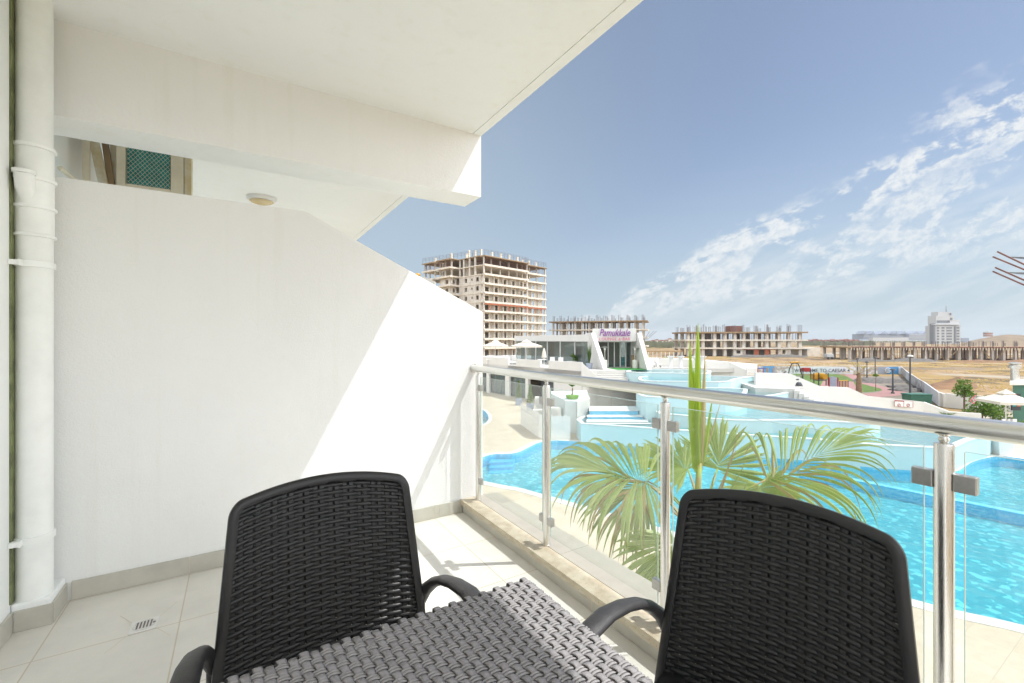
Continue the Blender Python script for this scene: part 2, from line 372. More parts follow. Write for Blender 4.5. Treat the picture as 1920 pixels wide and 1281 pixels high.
def leafmat(name, a, b2, trans=0.35, obj=False):
    m, t, b, o = newmat(name)
    gi = t.nodes.new('ShaderNodeNewGeometry'); v = pos(t)
    f = noise(t, v, 9, 3, 0.6); rnd = gi.outputs['Random Per Island']
    c = cmix(t, mth(t, 'ADD', mth(t, 'MULTIPLY', f, 0.5), mth(t, 'MULTIPLY', rnd, 0.5)), a, b2)
    t.links.new(c, b.inputs['Base Color']); b.inputs['Roughness'].default_value = 0.42
    tr = t.nodes.new('ShaderNodeBsdfTranslucent'); t.links.new(cmix(t, 0.5, c, (b2[0]*1.2, b2[1]*1.3, b2[2]*0.7)), tr.inputs[0])
    mx = t.nodes.new('ShaderNodeMixShader'); mx.inputs[0].default_value = trans
    t.links.new(b.outputs[0], mx.inputs[1]); t.links.new(tr.outputs[0], mx.inputs[2]); t.links.new(mx.outputs[0], o.inputs[0]); return m
M['frond'] = leafmat('palm frond', (0.12, 0.23, 0.03), (0.56, 0.62, 0.30), 0.42)
M['frond_dry'] = leafmat('dry frond', (0.38, 0.31, 0.14), (0.50, 0.42, 0.22), 0.3)
M['spear'] = leafmat('spear leaf', (0.16, 0.30, 0.02), (0.44, 0.56, 0.06), 0.4)
M['petiole'] = simple('palm stalk', (0.30, 0.40, 0.07), 0.5, var=0.3, vscale=7, col2=(0.36, 0.22, 0.09))
M['trunk'] = simple('palm bark', (0.26, 0.17, 0.10), 0.9, var=0.4, vscale=12, bs=0.8, bscale=25)
M['leaf'] = leafmat('bush leaf', (0.03, 0.07, 0.012), (0.09, 0.16, 0.03), 0.3)
M['leaf_light'] = leafmat('light leaf', (0.05, 0.12, 0.015), (0.16, 0.26, 0.04), 0.35)
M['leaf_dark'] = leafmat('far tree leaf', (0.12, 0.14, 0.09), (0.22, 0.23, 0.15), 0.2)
M['flower'] = simple('pink flower', (0.75, 0.18, 0.26), 0.6)
M['concrete'] = simple('raw concrete', (0.66, 0.62, 0.56), 0.9, var=0.22, vscale=0.6, bs=0.2, bscale=4)
M['slab'] = simple('pale slab edge', (0.74, 0.68, 0.59), 0.9, var=0.18, vscale=0.8)
M['infill'] = simple('block infill', (0.76, 0.72, 0.65), 0.9, var=0.15, vscale=0.7)
M['formwork'] = simple('formwork timber', (0.38, 0.27, 0.16), 0.85, var=0.35, vscale=2.5)
M['rust'] = simple('rusty steel', (0.24, 0.12, 0.10), 0.85, var=0.4, vscale=3)
M['rebar'] = simple('rebar grey', (0.20, 0.175, 0.175), 0.8, var=0.3)
M['orange'] = simple('orange primer', (0.40, 0.12, 0.055), 0.8, var=0.2)
M['dark'] = simple('dark interior', (0.05, 0.05, 0.055), 0.8)
M['grey'] = simple('grey cladding', (0.17, 0.18, 0.20), 0.6)
M['bluegrey'] = simple('blue grey cladding', (0.30, 0.34, 0.42), 0.7)
M['paint_white'] = simple('white paint', (0.76, 0.75, 0.73), 0.5, var=0.06)
M['canvas'] = simple('cream canvas', (0.62, 0.58, 0.50), 0.8, var=0.06)
M['green'] = simple('green plastic', (0.04, 0.14, 0.10), 0.5)
M['lime'] = simple('lime fabric', (0.14, 0.32, 0.03), 0.7)
M['turf'] = simple('green carpet', (0.035, 0.22, 0.04), 0.9)
M['red'] = simple('red paint', (0.35, 0.02, 0.02), 0.4)
M['yellow'] = simple('yellow paint', (0.50, 0.26, 0.01), 0.4)
M['blue'] = simple('blue paint', (0.05, 0.16, 0.45), 0.5)
M['pole'] = simple('dark pole', (0.06, 0.065, 0.075), 0.45)
M['purple'] = simple('purple letters', (0.24, 0.06, 0.30), 0.5)
M['pink'] = simple('pink letters', (0.62, 0.12, 0.22), 0.5)
M['navy'] = simple('navy letters', (0.05, 0.06, 0.10), 0.6)
M['banner'] = simple('banner pale', (0.70, 0.74, 0.78), 0.7, var=0.1, vscale=0.6)
M['banner_blue'] = simple('banner blue', (0.10, 0.30, 0.58), 0.6)
M['banner_photo'] = simple('banner pictures', (0.34, 0.28, 0.25), 0.7, var=0.8, vscale=1.6, col2=(0.70, 0.74, 0.78))
M['pinkpath'] = simple('pink paving', (0.30, 0.165, 0.155), 0.9, var=0.1, vscale=3)
M['lawn'] = simple('lawn', (0.085, 0.15, 0.02), 0.9, var=0.35, vscale=2)
M['curtain'] = simple('curtain', (0.60, 0.63, 0.60), 0.9, var=0.15, vscale=2)
M['teal'] = simple('teal coil', (0.01, 0.27, 0.27), 0.45, metal=0.0, var=0.4, vscale=20)
M['cream'] = simple('cream enamel', (0.72, 0.66, 0.52), 0.5, var=0.12, vscale=10)
M['board'] = simple('old board', (0.66, 0.64, 0.57), 0.8, var=0.3, vscale=9, col2=(0.55, 0.45, 0.26))
M['lamp_glass'] = simple('frosted amber glass', (0.62, 0.50, 0.28), 0.25, var=0.15, vscale=20)
M['ac_white'] = simple('air conditioner enamel', (0.72, 0.71, 0.67), 0.5)
M['roof_red'] = simple('red roof', (0.25, 0.11, 0.08), 0.8)
M['tower_white'] = simple('far white render', (0.52, 0.53, 0.54), 0.7)
M['shade_roof'] = simple('timber shade roof', (0.42, 0.30, 0.18), 0.85, var=0.3)
# sandy building land
m, t, b, o = newmat('sandy land'); v = pos(t)
A = noise(t, pos(t, 0.035, 0.035, 1), 1.0, 7, 0.62); B = noise(t, pos(t, 0.16, 0.16, 1), 1.0, 6, 0.65); Cn = noise(t, pos(t, 1.6, 1.6, 1), 1.0, 5, 0.7)
c = cmix(t, smooth(t, A, 0.44, 0.56), (0.31, 0.21, 0.12), (0.28, 0.185, 0.06))
c = cmix(t, smooth(t, B, 0.50, 0.60), c, (0.085, 0.062, 0.04))
c = cmix(t, mth(t, 'MULTIPLY', smooth(t, B, 0.46, 0.34), 0.6), c, (0.36, 0.32, 0.26))
c = cmix(t, mth(t, 'MULTIPLY', smooth(t, Cn, 0.5, 0.7), 0.45), c, (0.115, 0.083, 0.045))
t.links.new(c, b.inputs['Base Color']); b.inputs['Roughness'].default_value = 0.95; bump(t, b, mth(t, 'ADD', B, mth(t, 'MULTIPLY', Cn, 0.3)), 0.8, 0.6); M['land'] = m
M['dirt'] = simple('orange dirt', (0.22, 0.125, 0.065), 0.95, var=0.4, vscale=0.9, bs=1.0, bscale=2, col2=(0.15, 0.085, 0.045))
M['sandhill'] = simple('sand', (0.21, 0.155, 0.10), 0.95, var=0.25, vscale=0.1, bs=0.8, bscale=0.3)
M['rubble'] = simple('grey rubble', (0.14, 0.13, 0.12), 0.95, var=0.5, vscale=3, bs=0.8, bscale=3)

# ================================================================== THE BALCONY
XE, YW = 1.63, 3.09           # slab edge, party wall face
ZC = 2.925
fl = MB().box((-0.87, -1.35, -0.20), (1.475, YW, 0.0)).build('floor', M['floor_tile']); tag(fl, kind='structure')
fld = MB()
dc = (-0.366, 2.632)
for sx, sy in ((-1,-1),(1,-1),(1,1),(-1,1)):
    a = Vector((dc[0] + sx*0.052, dc[1] + sy*0.052, 0.002)); b2 = Vector((dc[0] + sx*0.11, dc[1] + sy*0.15, 0.002)); n_ = (b2-a).cross(UP).normalized() * 0.0012
    fld.add([a-n_, b2-n_, b2+n_, a+n_], [(0,1,2,3)])
fld.build('floor_joint', M['grout'], fl)
# ceiling slab with drip groove
ce = MB(); ce.box((-0.87, -1.35, ZC), (1.555, 9.6, ZC+0.22)); ce.box((1.5555, -1.35, ZC+0.007), (1.5615, 9.6, ZC+0.2195)); ce.box((1.562, -1.35, ZC), (XE, 9.6, ZC+0.22))
tag(ce.build('ceiling', M['ceiling']), kind='structure')
bm_ = MB().box((-0.865, YW, 2.445), (XE-0.001, YW+0.295, ZC+0.02)).build('beam', M['beam'])
tag(bm_, kind='structure')
# party wall with the chamfered top
pw = MB().extr([(-0.87, YW, -0.2), (1.645, YW, -0.2), (1.645, YW, 1.54), (0.365, YW, 2.14), (-0.87, YW, 2.14)], (0, 0.2, 0))
tag(pw.build('partition_wall', M['stucco'], bevel=0.006), 'white stucco partition wall with a sloping shoulder, closing the end of the balcony', 'wall')
fw = MB().box((-1.1, -1.35, -4.2), (-0.87, YW, ZC)); fw.box((-1.1, YW+0.2, -0.2), (-0.90, 9.6, ZC))
tag(fw.build('facade_wall', M['plaster']), 'white plastered house wall behind the downpipe at the left edge', 'wall')
# neighbour's floor and far wall
nb = MB().box((-0.90, YW+0.2, -0.2), (1.6, 9.6, -0.001)).build('neighbour_floor', M['floor_tile']); tag(nb, kind='structure')
# skirting
sk = empty('skirting_board', (0, YW, 0), 'grey tile skirting along the foot of the stucco wall', 'skirting')
zt = 0.095
for xa, xb in ((-0.715, -0.232), (-0.228, 0.258), (0.262, 0.748), (0.752, 1.228), (1.232, 1.268), (1.272, 1.46)):
    MB().box((xa, YW-0.011, 0.001), (xb, YW-0.0005, zt)).build('tile', M['skirting'], sk, bevel=0.0012)
MB().box((-0.716, YW-0.009, 0.0005), (1.459, YW-0.0003, zt-0.002)).build('grout', M['grout'], sk)
# boxed foot of the downpipe
bx = MB().box((-0.869, 2.882, 0.0), (-0.738, YW-0.0005, 0.125)).build('pipe_plinth', M['plaster'], bevel=0.01)
tag(bx, 'small white plastered plinth with grey tiles at the foot of the downpipe', 'plinth')
MB().box((-0.857, 2.872, 0.001), (-0.733, 2.8815, zt)).build('tile', M['skirting'], bx, bevel=0.0015)
MB().box((-0.7375, 2.884, 0.001), (-0.728, YW-0.013, zt)).build('tile', M['skirting'], bx, bevel=0.0015)
s2 = empty('skirting_board', (-0.87, 1, 0), 'grey tile skirting along the house wall in the bottom left corner', 'skirting')
for k in range(8):
    y1 = 2.870 - k * 0.49
    if y1 < -1: break
    y1 = y1; MB().box((-0.8695, y1-0.486, 0.001), (-0.858, y1, zt)).build('tile', M['skirting'], s2, bevel=0.0012)
# downpipe
PX, PY, PR = -0.811, 2.948, 0.064
dp = empty('downpipe', (PX, PY, 0.12), 'thick white drain pipe with ribbed sockets running floor to ceiling', 'pipe')
pz = [0.121, 0.60, 1.2, 1.62]
MB().lathe((PX, PY, 0), [(PR, 0.121), (PR, 1.80), (PR+0.004, 1.805), (PR+0.004, 2.21), (PR, 2.215), (PR, 2.9245)], 40).build('pipe', M['pipe'], dp, smooth=True)
def socket(z, h=0.02, ex=0.010):
    MB().lathe((PX, PY, 0), [(PR+0.001, z), (PR+ex*0.9, z+0.004), (PR+ex, z+h*0.5), (PR+ex*0.9, z+h-0.004), (PR+0.001, z+h)], 40).build('socket_ring', M['pipe'], dp, smooth=True)
for z, h, ex in ((1.795, 0.018, 0.012), (1.925, 0.02, 0.013), (2.055, 0.022, 0.013), (2.205, 0.024, 0.012)): socket(z, h, ex)
br = MB(); dr = Vector((0.25, -0.93, 0.25)).normalized()
c0 = Vector((PX, PY, 1.975)) + Vector((-0.01, -PR*0.6, 0))
c1_ = c0 + Vector((0.0, -0.045, 0.10))
br.tube([c0 + Vector((0,0,-0.06)), c0, c0 + Vector((0,-0.035,0.045)), c1_], [0.024, 0.033, 0.033, 0.033], 20)
bo = br.build('branch_spigot', M['pipe'], dp, smooth=True)
MB().lathe((c1_.x, c1_.y, c1_.z), [(0.038, -0.004), (0.039, 0.012), (0.033, 0.014)], 24).build('rim', M['pipe'], bo, smooth=True)
MB().lathe((c1_.x, c1_.y, c1_.z), [(0.026, 0.0142), (0.026, 0.0148)], 24).build('opening', M['dark'], bo)
def bracket(z):
    m_ = MB(); m_.lathe((PX, PY, 0), [(PR+0.002, z), (PR+0.008, z+0.001), (PR+0.008, z+0.028), (PR+0.002, z+0.029)], 36)
    m_.box((-0.869, PY-PR-0.028, z+0.004), (PX-0.02, PY-PR+0.002, z+0.026))
    bb = m_.build('wall_bracket', M['pipe'], dp, smooth=True)
    MB().box((PX-0.025, PY-PR-0.034, z+0.001), (PX-0.019, PY-PR-0.004, z+0.029)).build('lug', M['pipe'], bb)
bracket(1.655); bracket(0.385)
mg = MB().box((-0.8698, PY-0.075, 0.13), (-0.864, PY-0.005, 2.92)).build('dirt_seam', M['dirt_gap'], dp)
# floor drain
dn = MB().box((dc[0]-0.05, dc[1]-0.052, 0.0005), (dc[0]+0.05, dc[1]+0.052, 0.005)).build('floor_drain', M['paint_white'], bevel=0.001)
tag(dn, 'small square white floor drain with a round slotted grate', 'drain')
MB().lathe((dc[0], dc[1], 0), [(0.043, 0.0045), (0.043, 0.0066), (0.038, 0.0070)], 30).build('grate_ring', M['steel'], dn, smooth=True)
g_ = MB()
for k in range(-2, 3): g_.box((dc[0]+k*0.0125-0.0032, dc[1]-0.028, 0.0068), (dc[0]+k*0.0125+0.0032, dc[1]+0.028, 0.0076))
g_.build('grate_slots', M['rebar'], dn)
MB().lathe((dc[0]+0.036, dc[1]+0.0, 0), [(0.006, 0.006), (0.006, 0.0078)], 10).build('screw', M['rebar'], dn)
# kerb and sill under the balustrade
SX0, SX1 = 1.462, 1.775; ZS = 0.10
kb = empty('parapet_kerb', (1.6, 0, -0.2), 'low stone-topped kerb carrying the glass balustrade', 'kerb')
MB().box((1.474, -1.35, -0.35), (1.76, YW+0.06, 0.062)).build('core', M['plaster'], kb)
MB().box((1.464, -1.35, 0.001), (1.4735, YW-0.012, 0.0605)).build('tile_face', M['skirting'], kb)
gj = MB()
for k in range(8): gj.box((1.4632, 2.607-k*0.49-0.0015, 0.002), (1.4638, 2.607-k*0.49+0.0015, 0.060))
gj.build('tile_joints', M['grout'], kb)
for y0, y1 in ((-1.35, 2.118), (2.1205, YW-0.001)):
    MB().box((1.447, y0, 0.0625), (1.557, y1, ZS)).build('inner_sill', M['travertine'], kb, bevel=0.002)
for y0, y1 in ((-1.35, 1.998), (2.0005, YW-0.001)):
    MB().box((1.561, y0, 0.0625), (SX1, y1, ZS-0.001)).build('outer_sill', M['marble'], kb, bevel=0.002)
# balustrade
XR = 1.563; ZR = 1.10; RR = 0.026
posts = [3.01, 2.13, 1.27, 0.387, -0.49, -1.28]
bal = empty('glass_balustrade', (XR, 0, ZS), 'stainless steel balustrade with clamped glass panes along the open side of the balcony', 'balustrade')
MB().tube([(XR, -1.33, ZR), (XR, YW-0.001, ZR)], RR, 32).build('handrail', M['rail'], bal, smooth=True)
MB().tube([(XR, YW-0.006, ZR), (XR, YW-0.0005, ZR)], 0.034, 28).build('wall_flange', M['steel'], bal, smooth=True)
for y in posts:
    p_ = MB().lathe((XR, y, 0), [(0.0205, ZS+0.001), (0.0205, 1.046), (0.0195, 1.051), (0.008, 1.0525)], 28).build('post', M['steel'], bal, smooth=True)
    MB().lathe((XR, y, 0), [(0.0235, ZS+0.0005), (0.0235, ZS+0.006), (0.021, ZS+0.007)], 28).build('base_collar', M['steel'], p_, smooth=True)
    MB().lathe((XR, y, 0), [(0.0075, 1.052), (0.010, 1.056), (0.012, 1.062), (0.009, 1.067), (0.009, 1.070), (0.016, 1.0735), (0.021, 1.078)], 20).build('neck', M['steel'], p_, smooth=True)
for i, y in enumerate(posts):
    for s in (-1, 1):
        if i == 0 and s == 1: continue
        for z in (0.955, 0.25):
            cl_ = MB().box((XR-0.0125, y+s*0.019, z-0.0225), (XR+0.0125, y+s*0.063, z+0.0225)).build('glass_clamp', M['clamp'], bal, bevel=0.003)
for a, b2 in zip(posts[:-1], posts[1:]):
    g1 = MB().box((XR-0.004, b2+0.040, 0.165), (XR+0.004, a-0.040, 1.037)).build('glass_pane', M['glass'], bal)
    eg = MB(); eg.box((XR-0.0035, b2+0.0405, 1.0372), (XR+0.0035, a-0.0405, 1.0382)); eg.box((XR-0.0035, b2+0.0385, 0.166), (XR+0.0035, b2+0.0397, 1.036)); eg.box((XR-0.0035, a-0.0397, 0.166), (XR+0.0035, a-0.0385, 1.036))
    eg.build('polished_edge', M['glass_edge'], g1)
# stored things on the neighbour's balcony, seen over the wall
YN = 3.78
ac = empty('air_conditioner', (-0.48, YN+0.3, 1.9), 'cream air conditioner unit with a teal coil behind wire mesh, above the partition wall', 'air conditioner')
x0, x1, z0, z1 = -0.665, -0.315, 2.30, 2.88
MB().box((x0, YN+0.02, z0), (x1, YN+0.75, z1)).build('casing', M['cream'], ac, bevel=0.004)
MB().box((x0+0.05, YN+0.008, z0+0.045), (x1-0.075, YN+0.0185, z1-0.05)).build('coil', M['teal'], ac)
fr_ = MB(); fr_.box((x0, YN-0.006, z0), (x0+0.045, YN+0.0195, z1)); fr_.box((x1-0.07, YN-0.006, z0), (x1, YN+0.0195, z1)); fr_.box((x0+0.0452, YN-0.006, z0), (x1-0.0702, YN+0.0195, z0+0.04)); fr_.box((x0+0.0452, YN-0.006, z1-0.045), (x1-0.0702, YN+0.0195, z1))
fr_.build('frame', M['cream'], ac, bevel=0.002)
wm = MB(); gx0, gx1, gz0, gz1 = x0+0.046, x1-0.071, z0+0.041, z1-0.046
st = 0.030
for k in range(-60, 80):
    for sgn in (1, -1):
        pts = []
        # clip a diagonal to the opening
        c_ = k * st
        for tt in range(0, 121):
            x = gx0 + (gx1-gx0) * tt / 120; z = gz0 + c_ + sgn * (x - gx0) * 1.25
            if gz0 <= z <= gz1: pts.append((x, YN+0.002+0.001*sgn, z))
        if len(pts) > 2: wm.tube([pts[0], pts[-1]], 0.0011, 4)
wm.build('wire_mesh', M['cream'], ac)
MB().box((x1+0.004, YN+0.0, z0-0.1), (x1+0.042, YN+0.10, 2.9)).build('side_panel', M['board'], ac)
boards = [(-0.835, -0.80, 0.0, 'cream', 'cream upright strip of joinery stored beside the air conditioner, nearest the house wall'),
          (-0.785, -0.735, -0.075, 'board', 'weathered board leaning behind the partition wall, left of two pale boards'),
          (-0.735, -0.700, -0.05, 'formwork', 'thin brown board squeezed between the leaning pale boards'),
          (-0.705, -0.660, -0.03, 'board', 'weathered board leaning against the cream air conditioner casing')]
for k, (xa, xb, ln, mt, lb) in enumerate(boards):
    yb = YN + 0.03 + 0.02*k
    o = MB().extr([(xa-ln, yb, 2.0), (xb-ln, yb, 2.0), (xb+ln, yb, 2.9), (xa+ln, yb, 2.9)], (0, 0.022, 0)).build('board', M[mt], bevel=0.002)
    tag(o, lb, 'board', 'boards stored on the neighbouring balcony')
MB_b = MB().tube([(-0.86, 3.50, 2.30), (-0.82, 3.60, 2.27), (-0.74, 3.75, 2.20)], 0.013, 8).build('hose', M['cream'], smooth=True)
tag(MB_b, 'cream hose end showing over the wall beside the downpipe', 'hose')
cls = empty('ceiling_lamp', (0.23, 5.73, ZC), "round ceiling lamp with amber glass on the neighbouring balcony's ceiling", 'lamp')
MB().lathe((0.23, 5.73, 0), [(0.10, ZC-0.045), (0.135, ZC-0.04), (0.150, ZC-0.02), (0.152, ZC-0.001)], 32).build('base_ring', M['paint_white'], cls, smooth=True)
MB().lathe((0.23, 5.73, 0), [(0.02, ZC-0.075), (0.07, ZC-0.070), (0.105, ZC-0.058), (0.122, ZC-0.0455)], 32).build('glass_shade', M['lamp_glass'], cls, smooth=True)

# ================================================================== TABLE
tx0, tx1, ty0, ty1, tz = -0.15, 0.60, 0.15, 0.90, 0.742
tb = empty('woven_table', ((tx0+tx1)/2, (ty0+ty1)/2, 0), 'square taupe table with a woven resin top at the bottom centre', 'table')
MB().box((tx0+0.004, ty0+0.004, tz-0.050), (tx1-0.004, ty1-0.004, tz-0.008)).build('apron', M['black'], tb, bevel=0.006)
pit = 0.0188; per = 0.0315
wp = MB()
nx = int((tx1-tx0)/pit)
for i in range(nx+1):
    x = tx0 + 0.012 + i * (tx1-tx0-0.024) / nx; ph = (i % 2) * math.pi
    path = []; n_ = int((ty1-ty0)/per*10)
    for k in range(n_+1):
        y = ty0 + (ty1-ty0)*k/n_; s = math.sin(2*math.pi*(y-ty0)/per + ph)
        s = math.copysign(abs(s)**0.6, s)
        path.append((x + 0.0016*math.cos(2*math.pi*(y-ty0)/per + ph), y, tz - 0.0030 + 0.0028*s))
    path = [(x, ty0-0.001, tz-0.042), (x, ty0-0.002, tz-0.010)] + path + [(x, ty1+0.002, tz-0.010), (x, ty1+0.001, tz-0.042)]
    wp.tube(path, 0.0079, 6, r2=0.0013, up=(0.02, 0.3, 1))
wp.build('woven_strand', M['taupe'], tb, smooth='all')
wf = MB(); ny = int((ty1-ty0)/(per/2))
for j in range(ny+1):
    yb = ty0 + per/4 + j*per/2
    if yb > ty1 - 0.003: break
    for dy in (-0.0034, 0.0034):
        path = []; n_ = nx*5
        for k in range(n_+1):
            x = tx0 + (tx1-tx0)*k/n_; i_f = (x - tx0 - 0.012) / ((tx1-tx0-0.024)/nx)
            s = math.cos(math.pi * i_f) * (1 if j % 2 == 1 else -1)
            path.append((x, yb+dy, tz - 0.0036 + 0.0021*s))
        path = [(tx0-0.001, yb+dy, tz-0.042), (tx0-0.002, yb+dy, tz-0.012)] + path + [(tx1+0.002, yb+dy, tz-0.012), (tx1+0.001, yb+dy, tz-0.042)]
        wf.tube(path, 0.0030, 6, r2=0.0017, up=(0.3, 0.02, 1))
wf.build('cross_strand', M['taupe2'], tb, smooth='all')
for sx in (tx0+0.05, tx1-0.05):
    for sy in (ty0+0.05, ty1-0.05):
        MB().tube([(sx, sy, 0.001), (sx, sy, tz-0.045)], [0.022, 0.03], 12).build('leg', M['black'], tb, smooth=True)

# ================================================================== CHAIRS
def back_pt(u, v):
    hw = 0.296 - 0.055 * v
    z = 0.30 + v * (0.618 - 0.036 * u * u)
    y = 0.142 + 0.078 * v - 0.032 * u * u
    return Vector((u * hw, y, z))
def back_nrm(u, v):
    a = back_pt(u+0.01, v) - back_pt(u-0.01, v); b2 = back_pt(u, v+0.01) - back_pt(u, v-0.01)
    return a.cross(b2).normalized()       # points to -Y (front)
def make_chair():
    root = empty('armchair', (0, 0, 0))
    rim = []
    rc = 0.095
    path = [(-1, v/20.0*(1-rc*0.55)) for v in range(0, 21)]
    for k in range(1, 8):
        an = math.pi/2*k/8; path.append((-1 + rc*(1-math.cos(an)), (1-rc*0.55) + rc*0.55*math.sin(an)))
    path += [(-1+rc + (2-2*rc)*k/26.0, 1.0) for k in range(0, 27)]
    for k in range(1, 8):
        an = math.pi/2*k/8; path.append((1-rc + rc*math.sin(an), (1-rc*0.55) + rc*0.55*math.cos(an)))
    path += [(1, (1-rc*0.55)*(1-v/20.0)) for v in range(0, 21)]
    P = [back_pt(u*0.955, v*0.978) for u, v in path]; Nn = [back_nrm(u, v) for u, v in path]
    rb = MB(); n = 10; vs = []
    for i, p in enumerate(P):
        t_ = (P[min(i+1, len(P)-1)] - P[max(i-1, 0)]).normalized(); nr = Nn[i]; s_ = nr.cross(t_).normalized()
        prof = [(-0.0115, 0.004), (-0.0105, 0.0105), (-0.004, 0.0115), (0.006, 0.0095), (0.0125, 0.004), (0.0125, -0.004), (0.006, -0.0095), (-0.004, -0.0115), (-0.0105, -0.0095), (-0.0115, -0.004)]
        for a, b2 in prof: vs.append(p + s_ * a + nr * b2)
    fs = [(i*n+k, i*n+(k+1) % n, (i+1)*n+(k+1) % n, (i+1)*n+k) for i in range(len(P)-1) for k in range(n)]
    rb.add(vs, fs); rb.build('back_frame', M['black'], root, smooth=True)
    wv = MB(); rows = 56; pitch = 0.0415
    for r in range(rows):
        v = 0.02 + r * (0.957 / rows)
        umax = 0.935
        if v > 1 - rc*0.62: umax = 0.935 - rc * 0.8 * ((v - (1-rc*0.62)) / (rc*0.62)) ** 2
        hw = 0.296 - 0.055 * v; n_ = 76; path = []
        for k in range(n_+1):
            u = -umax + 2*umax*k/n_; p = back_pt(u, v); nr = back_nrm(u, v); x = u*hw
            s = math.sin(math.pi * x / pitch + (r % 2) * math.pi); s = math.copysign(abs(s)**0.75, s)
            path.append(p + nr * (0.0031 * s))
        wv.tube(path, 0.0016, 6, r2=0.0063, up=(0, 0.30, 1))
    wv.build('woven_strand', M['black'], root, smooth='all')
    vw = MB()
    for k in range(-7, 8):
        for dx in (-0.0092, 0.0092):
            x = (k + 0.5) * pitch + dx
            path = []
            for j in range(0, 24):
                v = 0.02 + 0.945*j/23; hw = 0.296 - 0.055*v; u = x/hw
                if abs(u) > 0.92 or (v > 0.93 and abs(u) > 0.8): continue
                path.append(back_pt(u, v) + back_nrm(u, v) * -0.0008)
            if len(path) > 3: vw.tube(path, 0.0090, 6, r2=0.0014, up=(0, 1, 0.1))
    vw.build('upright_strand', M['black'], root, smooth='all')
    se = MB(); q = 14
    for a in range(q+1):
        for b2 in range(q+1):
            x = -0.265 + 0.53*a/q; y = -0.265 + 0.44*b2/q; e = max(abs(x)/0.265, 0)
            z = 0.385 - 0.018*(1-(x/0.265)**2)*(1-((y+0.045)/0.22)**2) - 0.02*max(0, (-y-0.2)/0.065)**2
            se.v.append(Vector((x, y, z)))
    for a in range(q):
        for b2 in range(q): i = a*(q+1)+b2; se.f.append((i, i+q+1, i+q+2, i+1))
    nb_ = len(se.v); se.v += [p - Vector((0, 0, 0.022)) for p in se.v]; se.f += [tuple(reversed([i+nb_ for i in f])) for f in list(se.f)]
    rimi = [a*(q+1) for a in range(q+1)] + [q*(q+1)+b2 for b2 in range(1, q+1)] + [a*(q+1)+q for a in range(q-1, -1, -1)] + [b2 for b2 in range(q-1, 0, -1)]
    for i in range(len(rimi)): a, b2 = rimi[i], rimi[(i+1) % len(rimi)]; se.f.append((b2, a, a+nb_, b2+nb_))
    se.build('seat', M['black'], root, smooth=True)
    for s in (-1, 1):
        ap = [(s*0.280, 0.172, 0.485), (s*0.290, 0.150, 0.520), (s*0.299, 0.105, 0.560), (s*0.307, 0.05, 0.590), (s*0.314, -0.02, 0.610), (s*0.318, -0.10, 0.622), (s*0.318, -0.18, 0.618), (s*0.314, -0.235, 0.595)]
        MB().tube(ap, [0.015, 0.019, 0.022, 0.025, 0.027, 0.028, 0.028, 0.022], 14, r2=[0.026, 0.020, 0.016, 0.0135, 0.013, 0.013, 0.013, 0.013], up=(0, 0.5, 1)).build('armrest', M['armpad'], root, smooth='all')
        MB().tube([(s*0.314, -0.225, 0.600), (s*0.306, -0.262, 0.545), (s*0.296, -0.272, 0.45), (s*0.288, -0.285, 0.25), (s*0.282, -0.305, 0.002)], [0.022, 0.022, 0.021, 0.019, 0.016], 12).build('leg', M['black'], root, smooth='all')
        MB().tube([(s*0.275, 0.165, 0.50), (s*0.272, 0.175, 0.43), (s*0.270, 0.205, 0.25), (s*0.268, 0.255, 0.002)], [0.018, 0.022, 0.019, 0.016], 12).build('leg', M['black'], root, smooth='all')
    return root
ch1 = make_chair(); ch1.location = (0.225, 1.205, 0)
tag(ch1, 'black woven resin armchair with its back to the white stucco wall, left of the table', 'chair', 'woven armchairs round the table')
ch2 = copy_tree(ch1)
th = R(-74.6)
bc = Vector((1.172, 0.603, 0)); off = Vector((0, 0.200, 0)); off.rotate(Matrix.Rotation(th, 3, 'Z'))
ch2.location = bc - off; ch2.rotation_euler = (0, 0, th)
tag(ch2, 'black woven resin armchair with its back to the glass balustrade, right of the table', 'chair', 'woven armchairs round the table')

